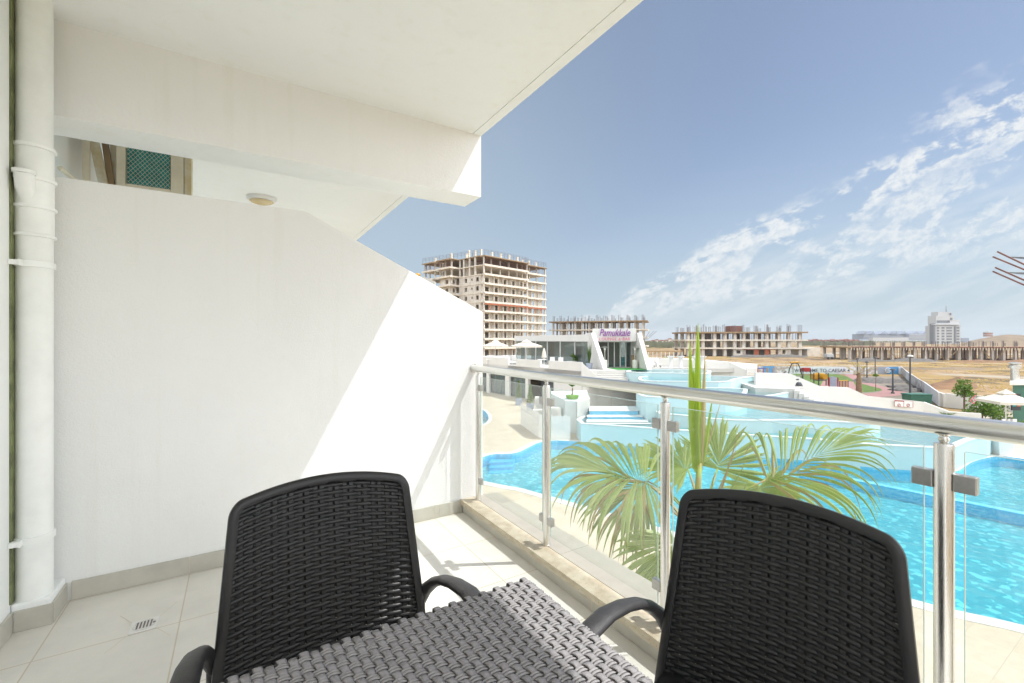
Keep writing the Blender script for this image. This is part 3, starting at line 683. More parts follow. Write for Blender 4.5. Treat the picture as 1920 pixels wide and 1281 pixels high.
# ================================================================== PALM
def fan(mb, c, axis, nrm, L, n=36, spread=3.4, costa=0.25, grav=1.0, join=0.5, wf=1.0, tipg=1.0, fold_=0.85):
    axis = Vector(axis).normalized(); nrm = Vector(nrm).normalized(); side = axis.cross(nrm).normalized(); nrm = side.cross(axis).normalized()
    for i in range(n):
        tt = (i + 0.5) / n * 2 - 1; ang = tt * spread / 2
        if random.random() < 0.14: continue
        ang += random.gauss(0, 0.035)
        h = (axis * math.cos(ang) + side * math.sin(ang)).normalized()
        o = Vector(c) + axis * (costa * L * (1 - abs(tt)) ** 1.3) - nrm * (0.05 * L * (1-abs(tt)))
        Li = L * (1 - costa*(1-abs(tt))**1.3) * (0.98 - 0.28*abs(tt)**2) * random.uniform(0.93, 1.05)
        h = (h + nrm * (0.20 * abs(tt)**1.5)).normalized()
        st = 11; p = o.copy(); dl = Li / st; vs = []
        hang = spread / n / 2 * 1.06
        g = grav * random.uniform(0.8, 1.25)
        jo = join * random.uniform(0.88, 1.1)
        for k in range(st+1):
            s = k / st
            jw = jo + 0.16; wm_ = min(math.tan(hang*1.3) * jw * Li, 0.030*wf)
            if s <= jw: w_ = min(math.tan(hang*1.3) * s * Li + 0.002, wm_)
            else: w_ = wm_ * max(0.0, 1 - ((s-jw)/(1-jw))**0.9) + 0.0006
            lat = h.cross(nrm)
            if lat.length < 0.2: lat = h.cross(side)
            lat.normalize(); up_ = lat.cross(h).normalized()
            fold = fold_ * w_
            vs += [p - lat*w_ - up_*fold, p + up_*fold*0.6, p + lat*w_ - up_*fold]
            gr = g * (0.12 + (tipg * 4.2 * max(0, s - jo*0.9))) * dl
            h = (h + Vector((random.uniform(-.01, .01), random.uniform(-.01, .01), -gr))).normalized()
            p = p + h * dl
        fs = []
        for k in range(st):
            a = 3*k; fs += [(a, a+1, a+4, a+3), (a+1, a+2, a+5, a+4)]
        mb.add(vs, fs)
PB = D(1318, 4.35, -0.60)
palm = empty('fan_palm', (PB.x, PB.y, -4.2), 'tall fan palm whose crown reaches the balcony, in front of the blue pool', 'palm')
tr_ = MB(); tp = []; rs_ = []
for k in range(26):
    s = k/25; tp.append((PB.x + 0.05*math.sin(s*4), PB.y + 0.04*math.cos(s*3), -4.2 + s*(PB.z - 0.12 + 4.2))); rs_.append(0.20 - 0.05*s + (0.012 if k % 2 else -0.008))
tr_.tube(tp, rs_, 16); tr_.build('trunk', M['trunk'], palm, smooth=True)
def frond(c, axis, nrm, L, mat='frond', base=None, **kw):
    c = Vector(c); b0 = Vector(base) if base is not None else PB
    md = (b0 + c) / 2 + Vector((0, 0, 0.10)); 
    st_ = MB().tube([b0, b0.lerp(md, 0.5) + Vector((0,0,0.03)), md, c.lerp(md, 0.5) + Vector((0,0,0.01)), c], [0.022, 0.018, 0.015, 0.012, 0.009], 7, r2=[0.012, 0.010, 0.008, 0.007, 0.006], up=(0,0,1)).build('leaf_stalk', M['petiole'], palm, smooth='all')
    m_ = MB(); fan(m_, c, axis, nrm, L, **kw)
    m_.build('leaf_blade', M[mat], st_)
cA = Dy(1214, 902, 4.25)
frond(cA, -RGT*0.93 + UP*0.30 + FWD*0.05, UP*0.86 - FWD*0.46 + RGT*0.22, 1.12, n=46, spread=3.6, costa=0.42, grav=2.6, join=0.36, tipg=1.0)
frond(cA + FWD*0.10 + Vector((0,0,-0.05)), -RGT*0.55 - UP*0.55 + FWD*0.3, -FWD*0.8 + UP*0.25 - RGT*0.3, 0.95, n=34, spread=2.4, costa=0.2, grav=1.6, join=0.38)
cB = Dy(1345, 880, 4.9)
frond(cB, RGT*0.42 + UP*0.85 + FWD*0.35, -FWD*0.80 + UP*0.45 - RGT*0.25, 0.64, n=40, spread=3.5, costa=0.18, grav=0.55, join=0.58, tipg=0.8)
cC = Dy(1436, 900, 4.15)
frond(cC, RGT*0.84 + UP*0.50 - FWD*0.05, UP*0.76 - FWD*0.46 - RGT*0.45, 1.22, n=44, spread=2.5, costa=0.66, grav=2.8, join=0.33, tipg=1.0)
cD = Dy(1425, 912, 4.4)
frond(cD, RGT*0.1 - UP*0.4 - FWD*0.55, -FWD*0.5 + UP*0.7, 0.55, n=28, spread=4.4, costa=0.1, grav=0.9, join=0.45)
frond(Dy(1290, 880, 4.75), -RGT*0.55 + UP*0.35 + FWD*0.5, UP*0.8 - FWD*0.4, 0.62, n=30, spread=3.6, costa=0.15, grav=1.3, join=0.45)
frond(Dy(1270, 1010, 4.0), -RGT*0.3 - UP*0.75 - FWD*0.1, -FWD*0.8 + UP*0.2, 0.75, n=30, spread=3.0, costa=0.2, grav=1.2, join=0.45)
frond(Dy(1490, 1030, 4.6), RGT*0.6 - UP*0.6 + FWD*0.1, -FWD*0.8 + UP*0.4, 0.7, n=30, spread=3.2, costa=0.2, grav=1.2, join=0.45)
# upright spears
def spear(b0, tip, wid, mat='spear', nst=1):
    b0 = Vector(b0); tip = Vector(tip); m_ = MB(); L = (tip-b0).length
    for q in range(nst):
        of = RGT * random.uniform(-.02, .02) * (nst > 1); ee = tip + RGT * random.uniform(-.03, .03)*(nst > 1) + Vector((0,0,random.uniform(-.12, 0.0)*(nst > 1)))
        vs = []; n_ = 10
        for k in range(n_+1):
            s = k/n_; p = b0.lerp(ee, s) + of * math.sin(s*3.14)
            w_ = wid * (0.35 + 1.3*s if s < 0.35 else 0.80*(1-(s-0.35)/0.65)**0.8 + 0.03)
            vs += [p - RGT*w_ , p - FWD*w_*0.7, p + RGT*w_]
        m_.add(vs, [f for k in range(n_) for f in ((3*k, 3*k+1, 3*k+4, 3*k+3), (3*k+1, 3*k+2, 3*k+5, 3*k+4))])
    return m_.build('spear_leaf', M[mat], palm)
dS = 4.3
MB().tube([PB, Dy(1308, 930, dS), Dy(1311, 868, dS)], [0.034, 0.030, 0.024], 10).build('leaf_stalk', M['petiole'], palm, smooth='all')
spear(Dy(1306, 885, dS), Dy(1309, 606, dS), 0.062)
spear(Dy(1302, 880, dS), Dy(1293, 638, dS), 0.052)
spear(Dy(1311, 880, dS-0.01), Dy(1300, 690, dS-0.01), 0.050)
spear(Dy(1314, 885, dS), Dy(1322, 665, dS), 0.040, 'frond_dry')
spear(Dy(1318, 870, dS), Dy(1336, 745, dS), 0.028)
spear(Dy(1320, 860, dS), Dy(1352, 752, dS+.05), 0.014, 'frond_dry')
for px_, py_, px2, py2, mt in ((1330, 960, 1380, 845, 'frond_dry'), (1335, 980, 1385, 812, 'frond_dry'), (1345, 965, 1398, 868, 'frond'), (1262, 960, 1252, 870, 'frond_dry'), (1380, 960, 1402, 900, 'frond')):
    MB().tube([PB, Dy(px_, py_, 4.2), Dy(px2, py2, 4.15)], [0.02, 0.012, 0.004], 6).build('dry_stalk', M[mt], palm)
for cc_, ax_, nn_ in ((cA, -RGT*0.93 + UP*0.2, UP*0.8 - FWD*0.5), (cC, RGT*0.84 + UP*0.3, UP*0.76 - FWD*0.46 - RGT*0.3), (cA, -RGT*0.3 - UP*0.8, -FWD*0.8 + UP*0.25)):
    m_ = MB(); fan(m_, cc_, ax_, nn_, 1.05, n=9, spread=3.0, costa=0.3, grav=3.2, join=0.25, wf=0.5)
    m_.build('dry_leaflets', M['frond_dry'], palm)

# ================================================================== LOWER POOL AND DECK
ZG = -4.2
pool_px = [(2200, 1245), (1920, 1172), (1720, 1130), (990, 918), (942, 910), (905, 902), (868, 892), (862, 874), (900, 860), (922, 852), (955, 852), (972, 849), (990, 840), (1010, 830), (1035, 826), (1071, 827.5),
           (1230, 841), (1290, 846), (1400, 856), (1560, 868), (1635, 878), (1717, 883), (1765, 886), (1795, 885), (1810, 875), (1822, 867), (1841, 861), (1864, 857), (1894, 857), (1960, 868), (2080, 885), (2300, 930)]
pool_out = [V(a, b2, ZG) for a, b2 in pool_px]
def chaikin(P, it=2):
    for _ in range(it):
        Q = []
        for i in range(len(P)):
            a, b2 = P[i], P[(i+1) % len(P)]; Q += [a.lerp(b2, 0.25), a.lerp(b2, 0.75)]
        P = Q
    return P
pool_out = chaikin(pool_out, 1)
kid_px = [(880, 762), (905, 768), (914, 776), (917, 785), (912, 793), (900, 798), (876, 800)]
kid_out = chaikin([V(a, b2, ZG) for a, b2 in kid_px], 2)
big = 3200
ground_outer = [(-big, -big), (big, -big), (big, big), (-big, big)]
def inset(P, d):
    cx = sum(p.x for p in P)/len(P); cy = sum(p.y for p in P)/len(P); Q = []
    n = len(P); ar = sum(P[i].x*P[(i+1) % n].y - P[(i+1) % n].x*P[i].y for i in range(n)); sg = 1 if ar > 0 else -1
    for i in range(n):
        a, b2, c = P[i-1], P[i], P[(i+1) % n]
        e1 = (b2-a); e2 = (c-b2); n1_ = Vector((-e1.y, e1.x, 0)).normalized(); n2_ = Vector((-e2.y, e2.x, 0)).normalized()
        nn = (n1_+n2_); nn = nn.normalized() if nn.length > 1e-6 else n1_
        Q.append(b2 + nn * d * sg)
    return Q
cop_out = inset(pool_out, -0.35)
tag(MB().sheet(ground_outer, ZG-0.02, [pool_out, kid_out]).build('ground', M['land'], base=(0, 0, ZG-0.02)), kind='structure')
deck_out = [V(2400, 800, ZG), V(1960, 770, ZG), V(1790, 775, ZG), V(1560, 757, ZG), V(1420, 738, ZG), V(1200, 720, ZG), Vector((32, 50, 0)), Vector((10, 52, 0)), Vector((2.6, 44, 0)), Vector((2.6, -12, 0)), Vector((30, -14, 0))]
tag(MB().sheet(deck_out, ZG, [cop_out, inset(kid_out, -0.25)]).build('pool_deck', M['deck'], base=(0, 0, ZG)), kind='structure')
lp = empty('swimming_pool', (20, 8, -5.1), 'large free-form blue swimming pool below the balcony', 'pool')
def ringband(outer, inner, z):
    n = len(outer); vs = [(p.x, p.y, z) for p in outer] + [(p.x, p.y, z) for p in inner]
    return MB().add(vs, [((i+1) % n, i, i+n, (i+1) % n + n) for i in range(n)])
def walls(P, z0, z1, inward=True):
    n = len(P); vs = [(p.x, p.y, z0) for p in P] + [(p.x, p.y, z1) for p in P]
    return MB().add(vs, [(i, (i+1) % n, (i+1) % n + n, i+n) for i in range(n)])
cp = MB(); cp.prism(cop_out, ZG-0.01, ZG+0.012, cap=False); k_ = ringband(cop_out, pool_out, ZG+0.012); cp.add(k_.v, k_.f)
cp.build('coping', M['coping'], lp)
walls(pool_out, -4.70, ZG+0.012).build('basin_wall', M['pool_wall'], lp)
MB().sheet(pool_out, -4.68).build('basin_floor', M['mosaic'], lp)
tag(MB().sheet(pool_out, ZG-0.10).build('pool_water', M['water']), kind='structure')
# curb across the pool
cr = [V(a, b2, ZG-0.09) for a, b2 in ((1500, 880), (1560, 891), (1640, 907), (1706, 920), (1796, 938), (1920, 963), (2100, 1000))]
cm = MB(); cq = []
for i, p in enumerate(cr):
    t_ = (cr[min(i+1, len(cr)-1)] - cr[max(i-1, 0)]).normalized(); nn = Vector((-t_.y, t_.x, 0)); cq.append((p - nn*0.16, p + nn*0.16))
cm.prism([a for a, b2 in cq] + [b2 for a, b2 in reversed(cq)], -4.68, ZG-0.085); cm.build('submerged_curb', M['pool_wall'], lp)
# corner steps at the pool's left end
sm = MB()
for k in range(3): 
    q = [V(a, b2, ZG) for a, b2 in ((921, 853.5), (966, 853.5), (962, 858 + k*4.5), (916, 860 + k*4.5))]; sm.prism(q, -4.68, ZG - 0.2 - 0.13*k)
sm.build('pool_steps', M['pool_wall'], lp)
kp = empty('childrens_pool', tuple(kid_out[0] + Vector((0, 0, -0.5))), 'small round blue pool at the far left of the deck', 'pool')
walls(kid_out, -4.7, ZG+0.012).build('basin_wall', M['pool_wall'], kp); MB().sheet(kid_out, -4.69).build('basin_floor', M['mosaic'], kp)
ko = inset(kid_out, -0.25); k2 = MB(); k2.prism(ko, ZG-0.01, ZG+0.012, cap=False); k_ = ringband(ko, kid_out, ZG+0.012); k2.add(k_.v, k_.f); k2.build('coping', M['coping'], kp)
tag(MB().sheet(kid_out, ZG-0.10).build('kiddie_water', M['water_pale']), kind='structure')

# ------------------------------------------------------------------ tiered basins
def tier(name, pts, z, zb, label, rim=0.22, wdrop=0.045, depth=0.35, it=2, mat='tier'):
    P = [Vector((p.x, p.y, 0)) for p in pts]; P = chaikin(P, it)
    n = len(P); ar = sum(P[i].x*P[(i+1) % n].y - P[(i+1) % n].x*P[i].y for i in range(n))
    if ar < 0: P.reverse()
    root = empty(name, (P[0].x, P[0].y, zb), label, 'pool', 'tiered white basins above the pool')
    inn = inset(P, rim)
    MB().prism(P, zb, z-0.06, cap=False).build('basin_wall', M[mat], root)
    rimm = MB(); rimm.prism(inset(P, -0.015), z-0.0595, z, cap=False); k_ = ringband(inset(P, -0.015), inn, z); k_.f = [f[::-1] for f in k_.f]; rimm.add(k_.v, k_.f)
    w_ = walls(inn, z-depth-0.02, z); w_.f = [f[::-1] for f in w_.f]; rimm.add(w_.v, w_.f)
    rimm.build('rim', M['rim'], root)
    MB().sheet(inn, z-depth).build('basin_floor', M['shallow_floor'], root)
    MB().sheet(inn, z-wdrop).build('water_surface', M['water_pale'], root)
    return root
b0_ = [V(a, b2, ZG) for a, b2 in ((1071, 828.6), (1150, 835), (1230, 842), (1290, 847), (1400, 857), (1560, 869), (1635, 879), (1717, 884), (1765, 887), (1795, 885.5), (1812, 875), (1830, 866), (1864, 858))]
b0_ = [p + FWD*0.12 for p in b0_]
b1_ = [D(1875, 24.5), D(1700, 25.5), D(1500, 28.5), D(1300, 28.2), D(1108, 28.0)]
tier('tiered_basin', b0_ + b1_, -3.18, -5.2, 'lowest and widest pale blue basin, its front wall rising out of the blue pool', rim=0.25, it=1)
t3 = [V(a, b2, -3.2) for a, b2 in ((1225, 797), (1268, 798), (1330, 808), (1409, 812), (1480, 810), (1560, 813), (1615, 817), (1640, 816), (1652, 808), (1648, 798))] + [D(1600, 26.5), D(1480, 27.5), D(1240, 27.5)]
tier('tiered_basin', t3, -2.6, -3.55, 'second basin up, its wavy wall standing in the lowest basin')
t4 = [V(a, b2, -1.84) for a, b2 in ((1194, 742), (1240, 745), (1300, 746), (1372, 746), (1392, 741), (1402, 735))] + [D(1400, 29.5), D(1192, 29.5)]
tier('tiered_basin', t4, -1.84, -3.6, 'third basin up with a tall white front behind the glass post')
t5 = [V(a, b2, -1.5) for a, b2 in ((1196, 712), (1212, 714.5), (1290, 715), (1366, 716.5), (1384, 709), (1416, 706))] + [D(1416, 34.0), D(1330, 35), D(1200, 35)]
tier('tiered_basin', t5, -1.5, -3.0, 'fourth basin up with a white rounded lip, right of the steps', it=1)
t6 = [V(a, b2, -1.22) for a, b2 in ((1172, 697.0), (1210, 699), (1290, 700), (1328, 702), (1334, 698))] + [D(1332, 38.0), D(1200, 38.8), D(1176, 37.5)]
tier('tiered_basin', t6, -1.22, -2.6, 'topmost basin in front of the green carpet of the lounge', rim=0.3)
t7 = [V(a, b2, -2.15) for a, b2 in ((1375, 746), (1449, 742), (1480, 735.5), (1494, 733))] + [D(1494, 31.0), D(1425, 31.8), D(1380, 31.0)]
tier('tiered_basin', t7, -2.15, -3.6, 'small basin beside the exercise bike with a curved white lip', it=1)
# spa seats in the lowest basin
ss = empty('spa_steps', tuple(V(1150, 772, -3.2)), 'blue tiled spa seats stepping into the lowest basin', 'steps')
for k, (xa, xb, ya, yb, zt_, mt) in enumerate(((1105, 1197, 25.6, 27.4, -2.78, 'pool_wall'), (1101, 1205, 24.9, 25.55, -3.0, 'pool_wall'), (1100, 1215, 24.2, 24.85, -3.14, 'rim'), (1100, 1225, 23.9, 24.15, -3.2, 'rim'))):
    MB().prism([D(xa, ya), D(xb, ya), D(xb, yb), D(xa, yb)], -3.53, zt_-0.02).build('step', M[mt], ss)
    MB().prism([D(xa-.6, ya-0.05), D(xb+.6, ya-0.05), D(xb, yb), D(xa, yb)], zt_-0.019, zt_).build('step_edge', M['rim'], ss)
# ------------------------------------------------------------------ raised terrace, steps and low walls
B_ = Vector((21.7, 47.0, 0)); C_ = Vector((23.4, 27.2, 0))
terr = [Vector((21.75, 60, 0)), B_, C_, D(1122, 36.5), D(1172, 36.8), D(1180, 39.2), D(1420, 39.2), D(1420, 46), D(1300, 60), Vector((40, 62, 0))]
tag(MB().prism(terr, -1.55, -1.2).build('upper_terrace', M['white']), kind='structure')
pr = empty('terrace_wall', (22, 40, -1.2), 'white parapet along the upper terrace with two notches, sloping down at the steps', 'wall')
def lerp2(s): return B_.lerp(C_, s)
def wallseg(p0, p1, zb0, zt0, zb1, zt1, th_, mat, parent, name='wall_panel'):
    p0 = Vector((p0.x, p0.y, 0)); p1 = Vector((p1.x, p1.y, 0)); t_ = (p1-p0).normalized(); nn = Vector((-t_.y, t_.x, 0)) * th_
    if nn.dot(FWD) < 0: nn = -nn
    return MB().extr([p0 + UP*zb0, p1 + UP*zb1, p1 + UP*zt1, p0 + UP*zt0], nn).build(name, M['bright' if mat == 'white' else mat], parent)
segs = [(0.0, 0.50, -0.47), (0.565, 0.745, -0.50), (0.80, 1.0, -0.48)]
for s0, s1, zt_ in segs: wallseg(lerp2(s0), lerp2(s1), -1.62, zt_, -1.62, zt_, 0.18, 'white', pr)
wallseg(lerp2(0.50), lerp2(0.565), -1.62, -1.1, -1.62, -1.1, 0.18, 'white', pr); wallseg(lerp2(0.745), lerp2(0.80), -1.62, -1.1, -1.62, -1.1, 0.18, 'white', pr)
wallseg(C_, D(1124, 35.2), -2.3, -0.48, -2.3, -1.72, 0.2, 'white', pr)
# lower storey under the terrace
lo = empty('pool_house', (23, 38, ZG), 'white pool house under the terrace with dark sliding windows', 'building')
q0, q1 = lerp2(0), lerp2(0.66)
tdir = (q1-q0).normalized(); nrm_ = Vector((tdir.y, -tdir.x, 0)); nrm_ = nrm_ if nrm_.dot(FWD) < 0 else -nrm_
def along(pxv):   # where the line B_-C_ crosses a photo column
    a, b2 = ray(pxv); dx, dy = C_.x-B_.x, C_.y-B_.y
    s = (b2*B_.x - a*B_.y) / (a*dy - b2*dx); return B_ + (C_-B_)*s
wins = [(896, 912), (917, 947), (955, 985)]
edge = [880] + [x for w_ in wins for x in w_] + [990]
for i in range(0, len(edge), 2):
    wallseg(along(edge[i]), along(edge[i+1]), ZG, -1.56, ZG, -1.56, 0.3, 'white', lo, 'pier')
wallseg(along(880), along(990), -1.95, -1.56, -1.95, -1.56, 0.29, 'white', lo, 'lintel')
for xa, xb in wins:
    pa, pb = along(xa), along(xb); back = -nrm_*0.18
    wd = MB(); n_ = 3
    for k in range(n_+1):
        p = pa.lerp(pb, k/n_) + back; wd.obox(p + UP*(ZG+0.02) - tdir*0.04, tdir*0.08, -nrm_*0.07, UP*2.2)
    wo_ = wd.build('window', M['grey'], lo)
    MB().obox(pa + back - nrm_*0.03 + UP*(ZG+0.05), (pb-pa), -nrm_*0.012, UP*2.17).build('pane', M['win_glass'], wo_)
    MB().obox(pa + back - nrm_*0.35 + UP*(ZG+0.05), (pb-pa), -nrm_*0.03, UP*2.17).build('curtain', M['curtain'], wo_)
wr = [along(1038), C_ + Vector((0.02, 0.02, 0)), D(1123, 36.6), D(1197, 37.6)]
wallseg(along(992) + Vector((1.6, 0.4, 0)), wr[0] + Vector((1.6, 0.4, 0)), ZG, -1.6, ZG, -1.6, 0.2, 'grey', lo, 'door_wall'); wallseg(along(990), wr[0], -2.0, -1.56, -2.0, -1.56, 0.29, 'white', lo, 'lintel')
wallseg(wr[0], wr[1], ZG, -1.56, ZG, -1.56, 0.3, 'white', lo); wallseg(wr[1], wr[2], ZG, -2.31, ZG, -2.31, 0.3, 'white', lo); wallseg(wr[2], wr[3], ZG, -2.02, ZG, -2.02, 0.3, 'white', lo)
lv = empty('louvre_panel', tuple(V(1170, 753, ZG)), 'white louvred vent panel at the foot of the terrace wall', 'vent')
pa, pb = D(1147, 36.7, ZG), D(1195, 37.35, ZG)
for k in range(7): MB().obox(pa + UP*(0.1+k*0.14), pb-pa, -FWD*0.06, UP*0.09).build('slat', M['paint_white'], lv)
MB().obox(pa - FWD*0.0 + FWD*0.05, pb-pa, FWD*0.04, UP*1.12).build('frame', M['paint_white'], lv)
# steps up to the lounge terrace
stp = empty('terrace_steps', tuple(D(1150, 35.6, -1.95)), 'broad beige steps rising to the lounge terrace', 'steps')
for k in range(4):
    MB().prism([D(1118, 35.2+k*0.4), D(1178, 35.2+k*0.4), D(1178, 36.9), D(1118, 36.9)], -2.0, -1.80+k*0.15).build('step', M['white'], stp)
# white low walls on the right, stepping down
def chainwall(name, pts, zb, label, th_=0.22, mat='white'):
    root = empty(name, tuple(D(pts[0][0], pts[0][2], zb)), label, 'wall')
    P = [Dy(a, b2, d) for a, b2, d in pts]
    for p, q in zip(P[:-1], P[1:]): wallseg(p, q, zb, p.z, zb, q.z, th_, mat, root)
    return root
chainwall('terrace_wall', [(1235, 671, 42), (1275, 673, 41.2), (1320, 677, 40), (1367, 679, 39.5), (1400, 694, 38.5)], -3.2, 'white wall behind the topmost basin, sloping down to the gate')
chainwall('garden_wall', [(1417, 699, 31.6), (1483, 701, 31.4), (1539, 725, 31.2), (1592, 727, 31.0), (1627, 743, 31.0), (1732, 754, 31.0), (1779, 772, 30.0), (1840, 776, 29)], ZG, 'long white wall stepping down to the right in front of the playground')
tag(MB().prism([D(1386, 33.6), D(1418, 31.7), D(1492, 31.4), D(1492, 29.2), D(1416, 29.9)], ZG, -1.92).build('landing', M['white']), kind='structure')
sr = empty('terrace_steps', tuple(D(1510, 30, ZG)), 'white steps descending along the garden wall', 'steps')
for k in range(6): MB().prism([D(1489+k*9, 31.3), D(1500+k*9, 31.3), D(1500+k*9, 29.0-k*.1), D(1489+k*9, 29.0-k*.1)], ZG, -2.02-k*0.17).build('step', M['white'], sr)
tag(MB().prism([D(1545, 30.9), D(1598, 30.8), D(1598, 28.2), D(1545, 28.2)], ZG+0.003, -3.19).build('side_terrace', M['white']), kind='structure')
gt = empty('gate', tuple(D(1409, 38, -3.0)), 'white louvred gate between the two white walls', 'gate')
for k in range(8): MB().obox(D(1401, 38.2, -1.85+k*0.13), D(1418, 38.2)-D(1401, 38.2), FWD*0.03, UP*0.09).build('slat', M['paint_white'], gt)
for x_ in (1400.5, 1418): MB().obox(D(x_, 38.15, -2.9), RGT*0.06, FWD*0.06, UP*2.1).build('post', M['paint_white'], gt)
sg = MB().obox(Dy(1677, 750.5, 30.85), Dy(1712, 752.5, 30.85)-Dy(1677, 750.5, 30.85), FWD*0.02, UP*-0.44)
sgo = sg.build('warning_sign', M['paint_white']); tag(sgo, 'white and red two-part notice fixed to the stepped garden wall', 'sign')
def rect(a, b2, hx, hy, mat, parent, off=-0.012, name='panel'):   # a strip on the sign, fractions of its size
    o_ = Dy(1677, 750.5, 30.85); ex = Dy(1712, 752.5, 30.85) - o_; ey = UP*-0.44
    return MB().obox(o_ + ex*a + ey*b2 + FWD*off, ex*hx, FWD*0.006, ey*hy).build(name, M[mat], parent)
rect(0, 0, 0.5, 0.16, 'red', sgo, name='red_header')
for a, b2, hx, hy in ((0, 0.16, 0.02, 0.84), (0.49, 0.0, 0.02, 1.0), (0.98, 0, 0.02, 1.0), (0, 0.97, 1.0, 0.03), (0.5, 0.0, 0.5, 0.03)): rect(a, b2, hx, hy, 'red', sgo, name='border')
cc = Dy(1694, 756, 30.82) - UP*0.08
for cx_ in (1686, 1703):
    c_ = Dy(cx_, 760, 30.83); ring = [c_ + RGT*0.1*math.cos(a*math.pi/10) + UP*0.1*math.sin(a*math.pi/10) for a in range(21)]
    MB().tube(ring, 0.012, 5).build('ring_symbol', M['red'], sgo); MB().tube([ring[3], ring[13]], 0.01, 5).build('ring_bar', M['red'], sgo)

# ------------------------------------------------------------------ picket enclosure, planter, pool-side things
pk = empty('picket_fence', tuple(V(1000, 812, ZG)), 'white vertical board fence enclosing the machines beside the pool', 'fence')
def pickets(pa, pb, h, n, parent):
    t_ = (pb-pa)
    for k in range(n):
        p = pa + t_*(k/n); hh = h*random.uniform(0.97, 1.03)
        MB().obox(p, t_*(0.80/n), FWD*0.03, UP*hh).build('picket', M['paint_white'], parent)
f0, f1, f2, f3 = V(976, 796, ZG), V(1010, 821, ZG), V(1024, 826, ZG), V(1071, 827.5, ZG)
f1 = f1; pickets(f0, f1, 1.40, 26, pk); pickets(f1, f2 + FWD*0.3, 1.34, 6, pk); pickets(f2 + FWD*0.3, f3 + FWD*0.3, 1.30, 26, pk)
for a, b2 in ((f0, f1), (f1, f3 + FWD*0.3)): MB().obox(a + FWD*0.05 + UP*1.0, b2-a, FWD*0.05, UP*0.09).build('rail', M['paint_white'], pk)
pn = empty('planter_wall', tuple(D(1075, 26.5, ZG)), 'white angular planter wall beside the picket fence', 'planter')
pc = [D(1026, 31.0), D(1060, 26.2), D(1081, 26.0), D(1106, 27.0), D(1100, 31.5)]
zt2 = [-2.35]*5
MB().prism(pc, ZG, -2.28).build('planter_box', M['rim'], pn, bevel=0.02)
MB().prism([D(1082, 25.6), D(1106, 26.8), D(1105, 28), D(1084, 27)], -5.0, -2.25).build('end_block', M['white'], pn, bevel=0.02)
pp = empty('potted_palm', tuple(D(1073, 27.0, -2.28)), 'young palm in a shallow light green bowl on the planter wall', 'plant')
c_ = D(1073, 27.0, 0); MB().lathe((c_.x, c_.y, 0), [(0.30, -2.279), (0.38, -2.18), (0.40, -2.06), (0.34, -2.07)], 20).build('pot', M['lime'], pp, smooth=True)
MB().lathe((c_.x, c_.y, 0), [(0.33, -2.10), (0.33, -2.085)], 16).build('soil', M['rubble'], pp)
MB().tube([(c_.x, c_.y, -2.1), (c_.x+.02, c_.y, -1.6)], [0.05, 0.03], 8).build('trunk', M['trunk'], pp)
m_ = MB()
for k in range(9): a = k*0.7; fan(m_, (c_.x, c_.y, -1.55), (math.cos(a), math.sin(a), 0.8), (0, 0, 1), 0.42, n=9, spread=1.4, costa=0.3, grav=1.3, join=0.3)
m_.build('leaves', M['leaf_light'], pp)
def acunit(p, label, sc=1.0):
    r_ = empty('outdoor_unit', tuple(p), label, 'air conditioner', 'white outdoor units inside the picket fence')
    MB().obox(p, RGT*0.85*sc, FWD*0.35*sc, UP*0.9*sc).build('casing', M['ac_white'], r_, bevel=0.02)
    c_ = p + RGT*0.35*sc + UP*0.48*sc; g_ = MB()
    for q in range(1, 5): g_.tube([c_ - FWD*0.01 + (RGT*math.cos(a*math.pi/8) + UP*math.sin(a*math.pi/8))*0.08*q*sc for a in range(17)], 0.008, 4)
    g_.build('fan_grille', M['grey'], r_)
acunit(D(1003, 30.0, ZG+0.75), 'white outdoor unit standing highest, above the tip of the picket fence'); acunit(D(1000, 28.6, ZG+0.1), 'white outdoor unit just inside the corner of the picket fence', 1.0); acunit(D(1024, 26.6, ZG+0.5), 'white outdoor unit between the glass post and the planter wall', 1.05)
for px_, lb in ((973, 'left of two slim conifers by the dark sliding windows'), (994, 'right of two slim conifers, beside the outdoor units')):
    p = D(px_, 37.5 if px_ < 980 else 34.5, ZG); r_ = empty('conifer', tuple(p), lb, 'tree', 'slim conifers by the pool house')
    MB().obox(p - RGT*0.28 - FWD*0.28, RGT*0.56, FWD*0.56, UP*0.55).build('pot', M['bluegrey'], r_, bevel=0.02)
    MB().tube([p + UP*0.5, p + UP*1.9], [0.035, 0.01], 6).build('trunk', M['trunk'], r_)
    m_ = MB()
    for k in range(520):
        h = random.random()**0.8; a = random.random()*6.28; rr = (0.26*(1-h)+0.03)*random.uniform(0.6, 1.05); q = p + Vector((rr*math.cos(a), rr*math.sin(a), 0.62+h*1.45)); s_ = 0.05
        d1 = Vector((random.gauss(0,1), random.gauss(0,1), random.gauss(0,1))).normalized()*s_; d2 = Vector((random.gauss(0,1), random.gauss(0,1), random.gauss(0,1))).normalized()*s_
        m_.add([q-d1, q+d2, q+d1, q-d2], [(0,1,2,3)])
    m_.build('crown', M['leaf_light'], r_)

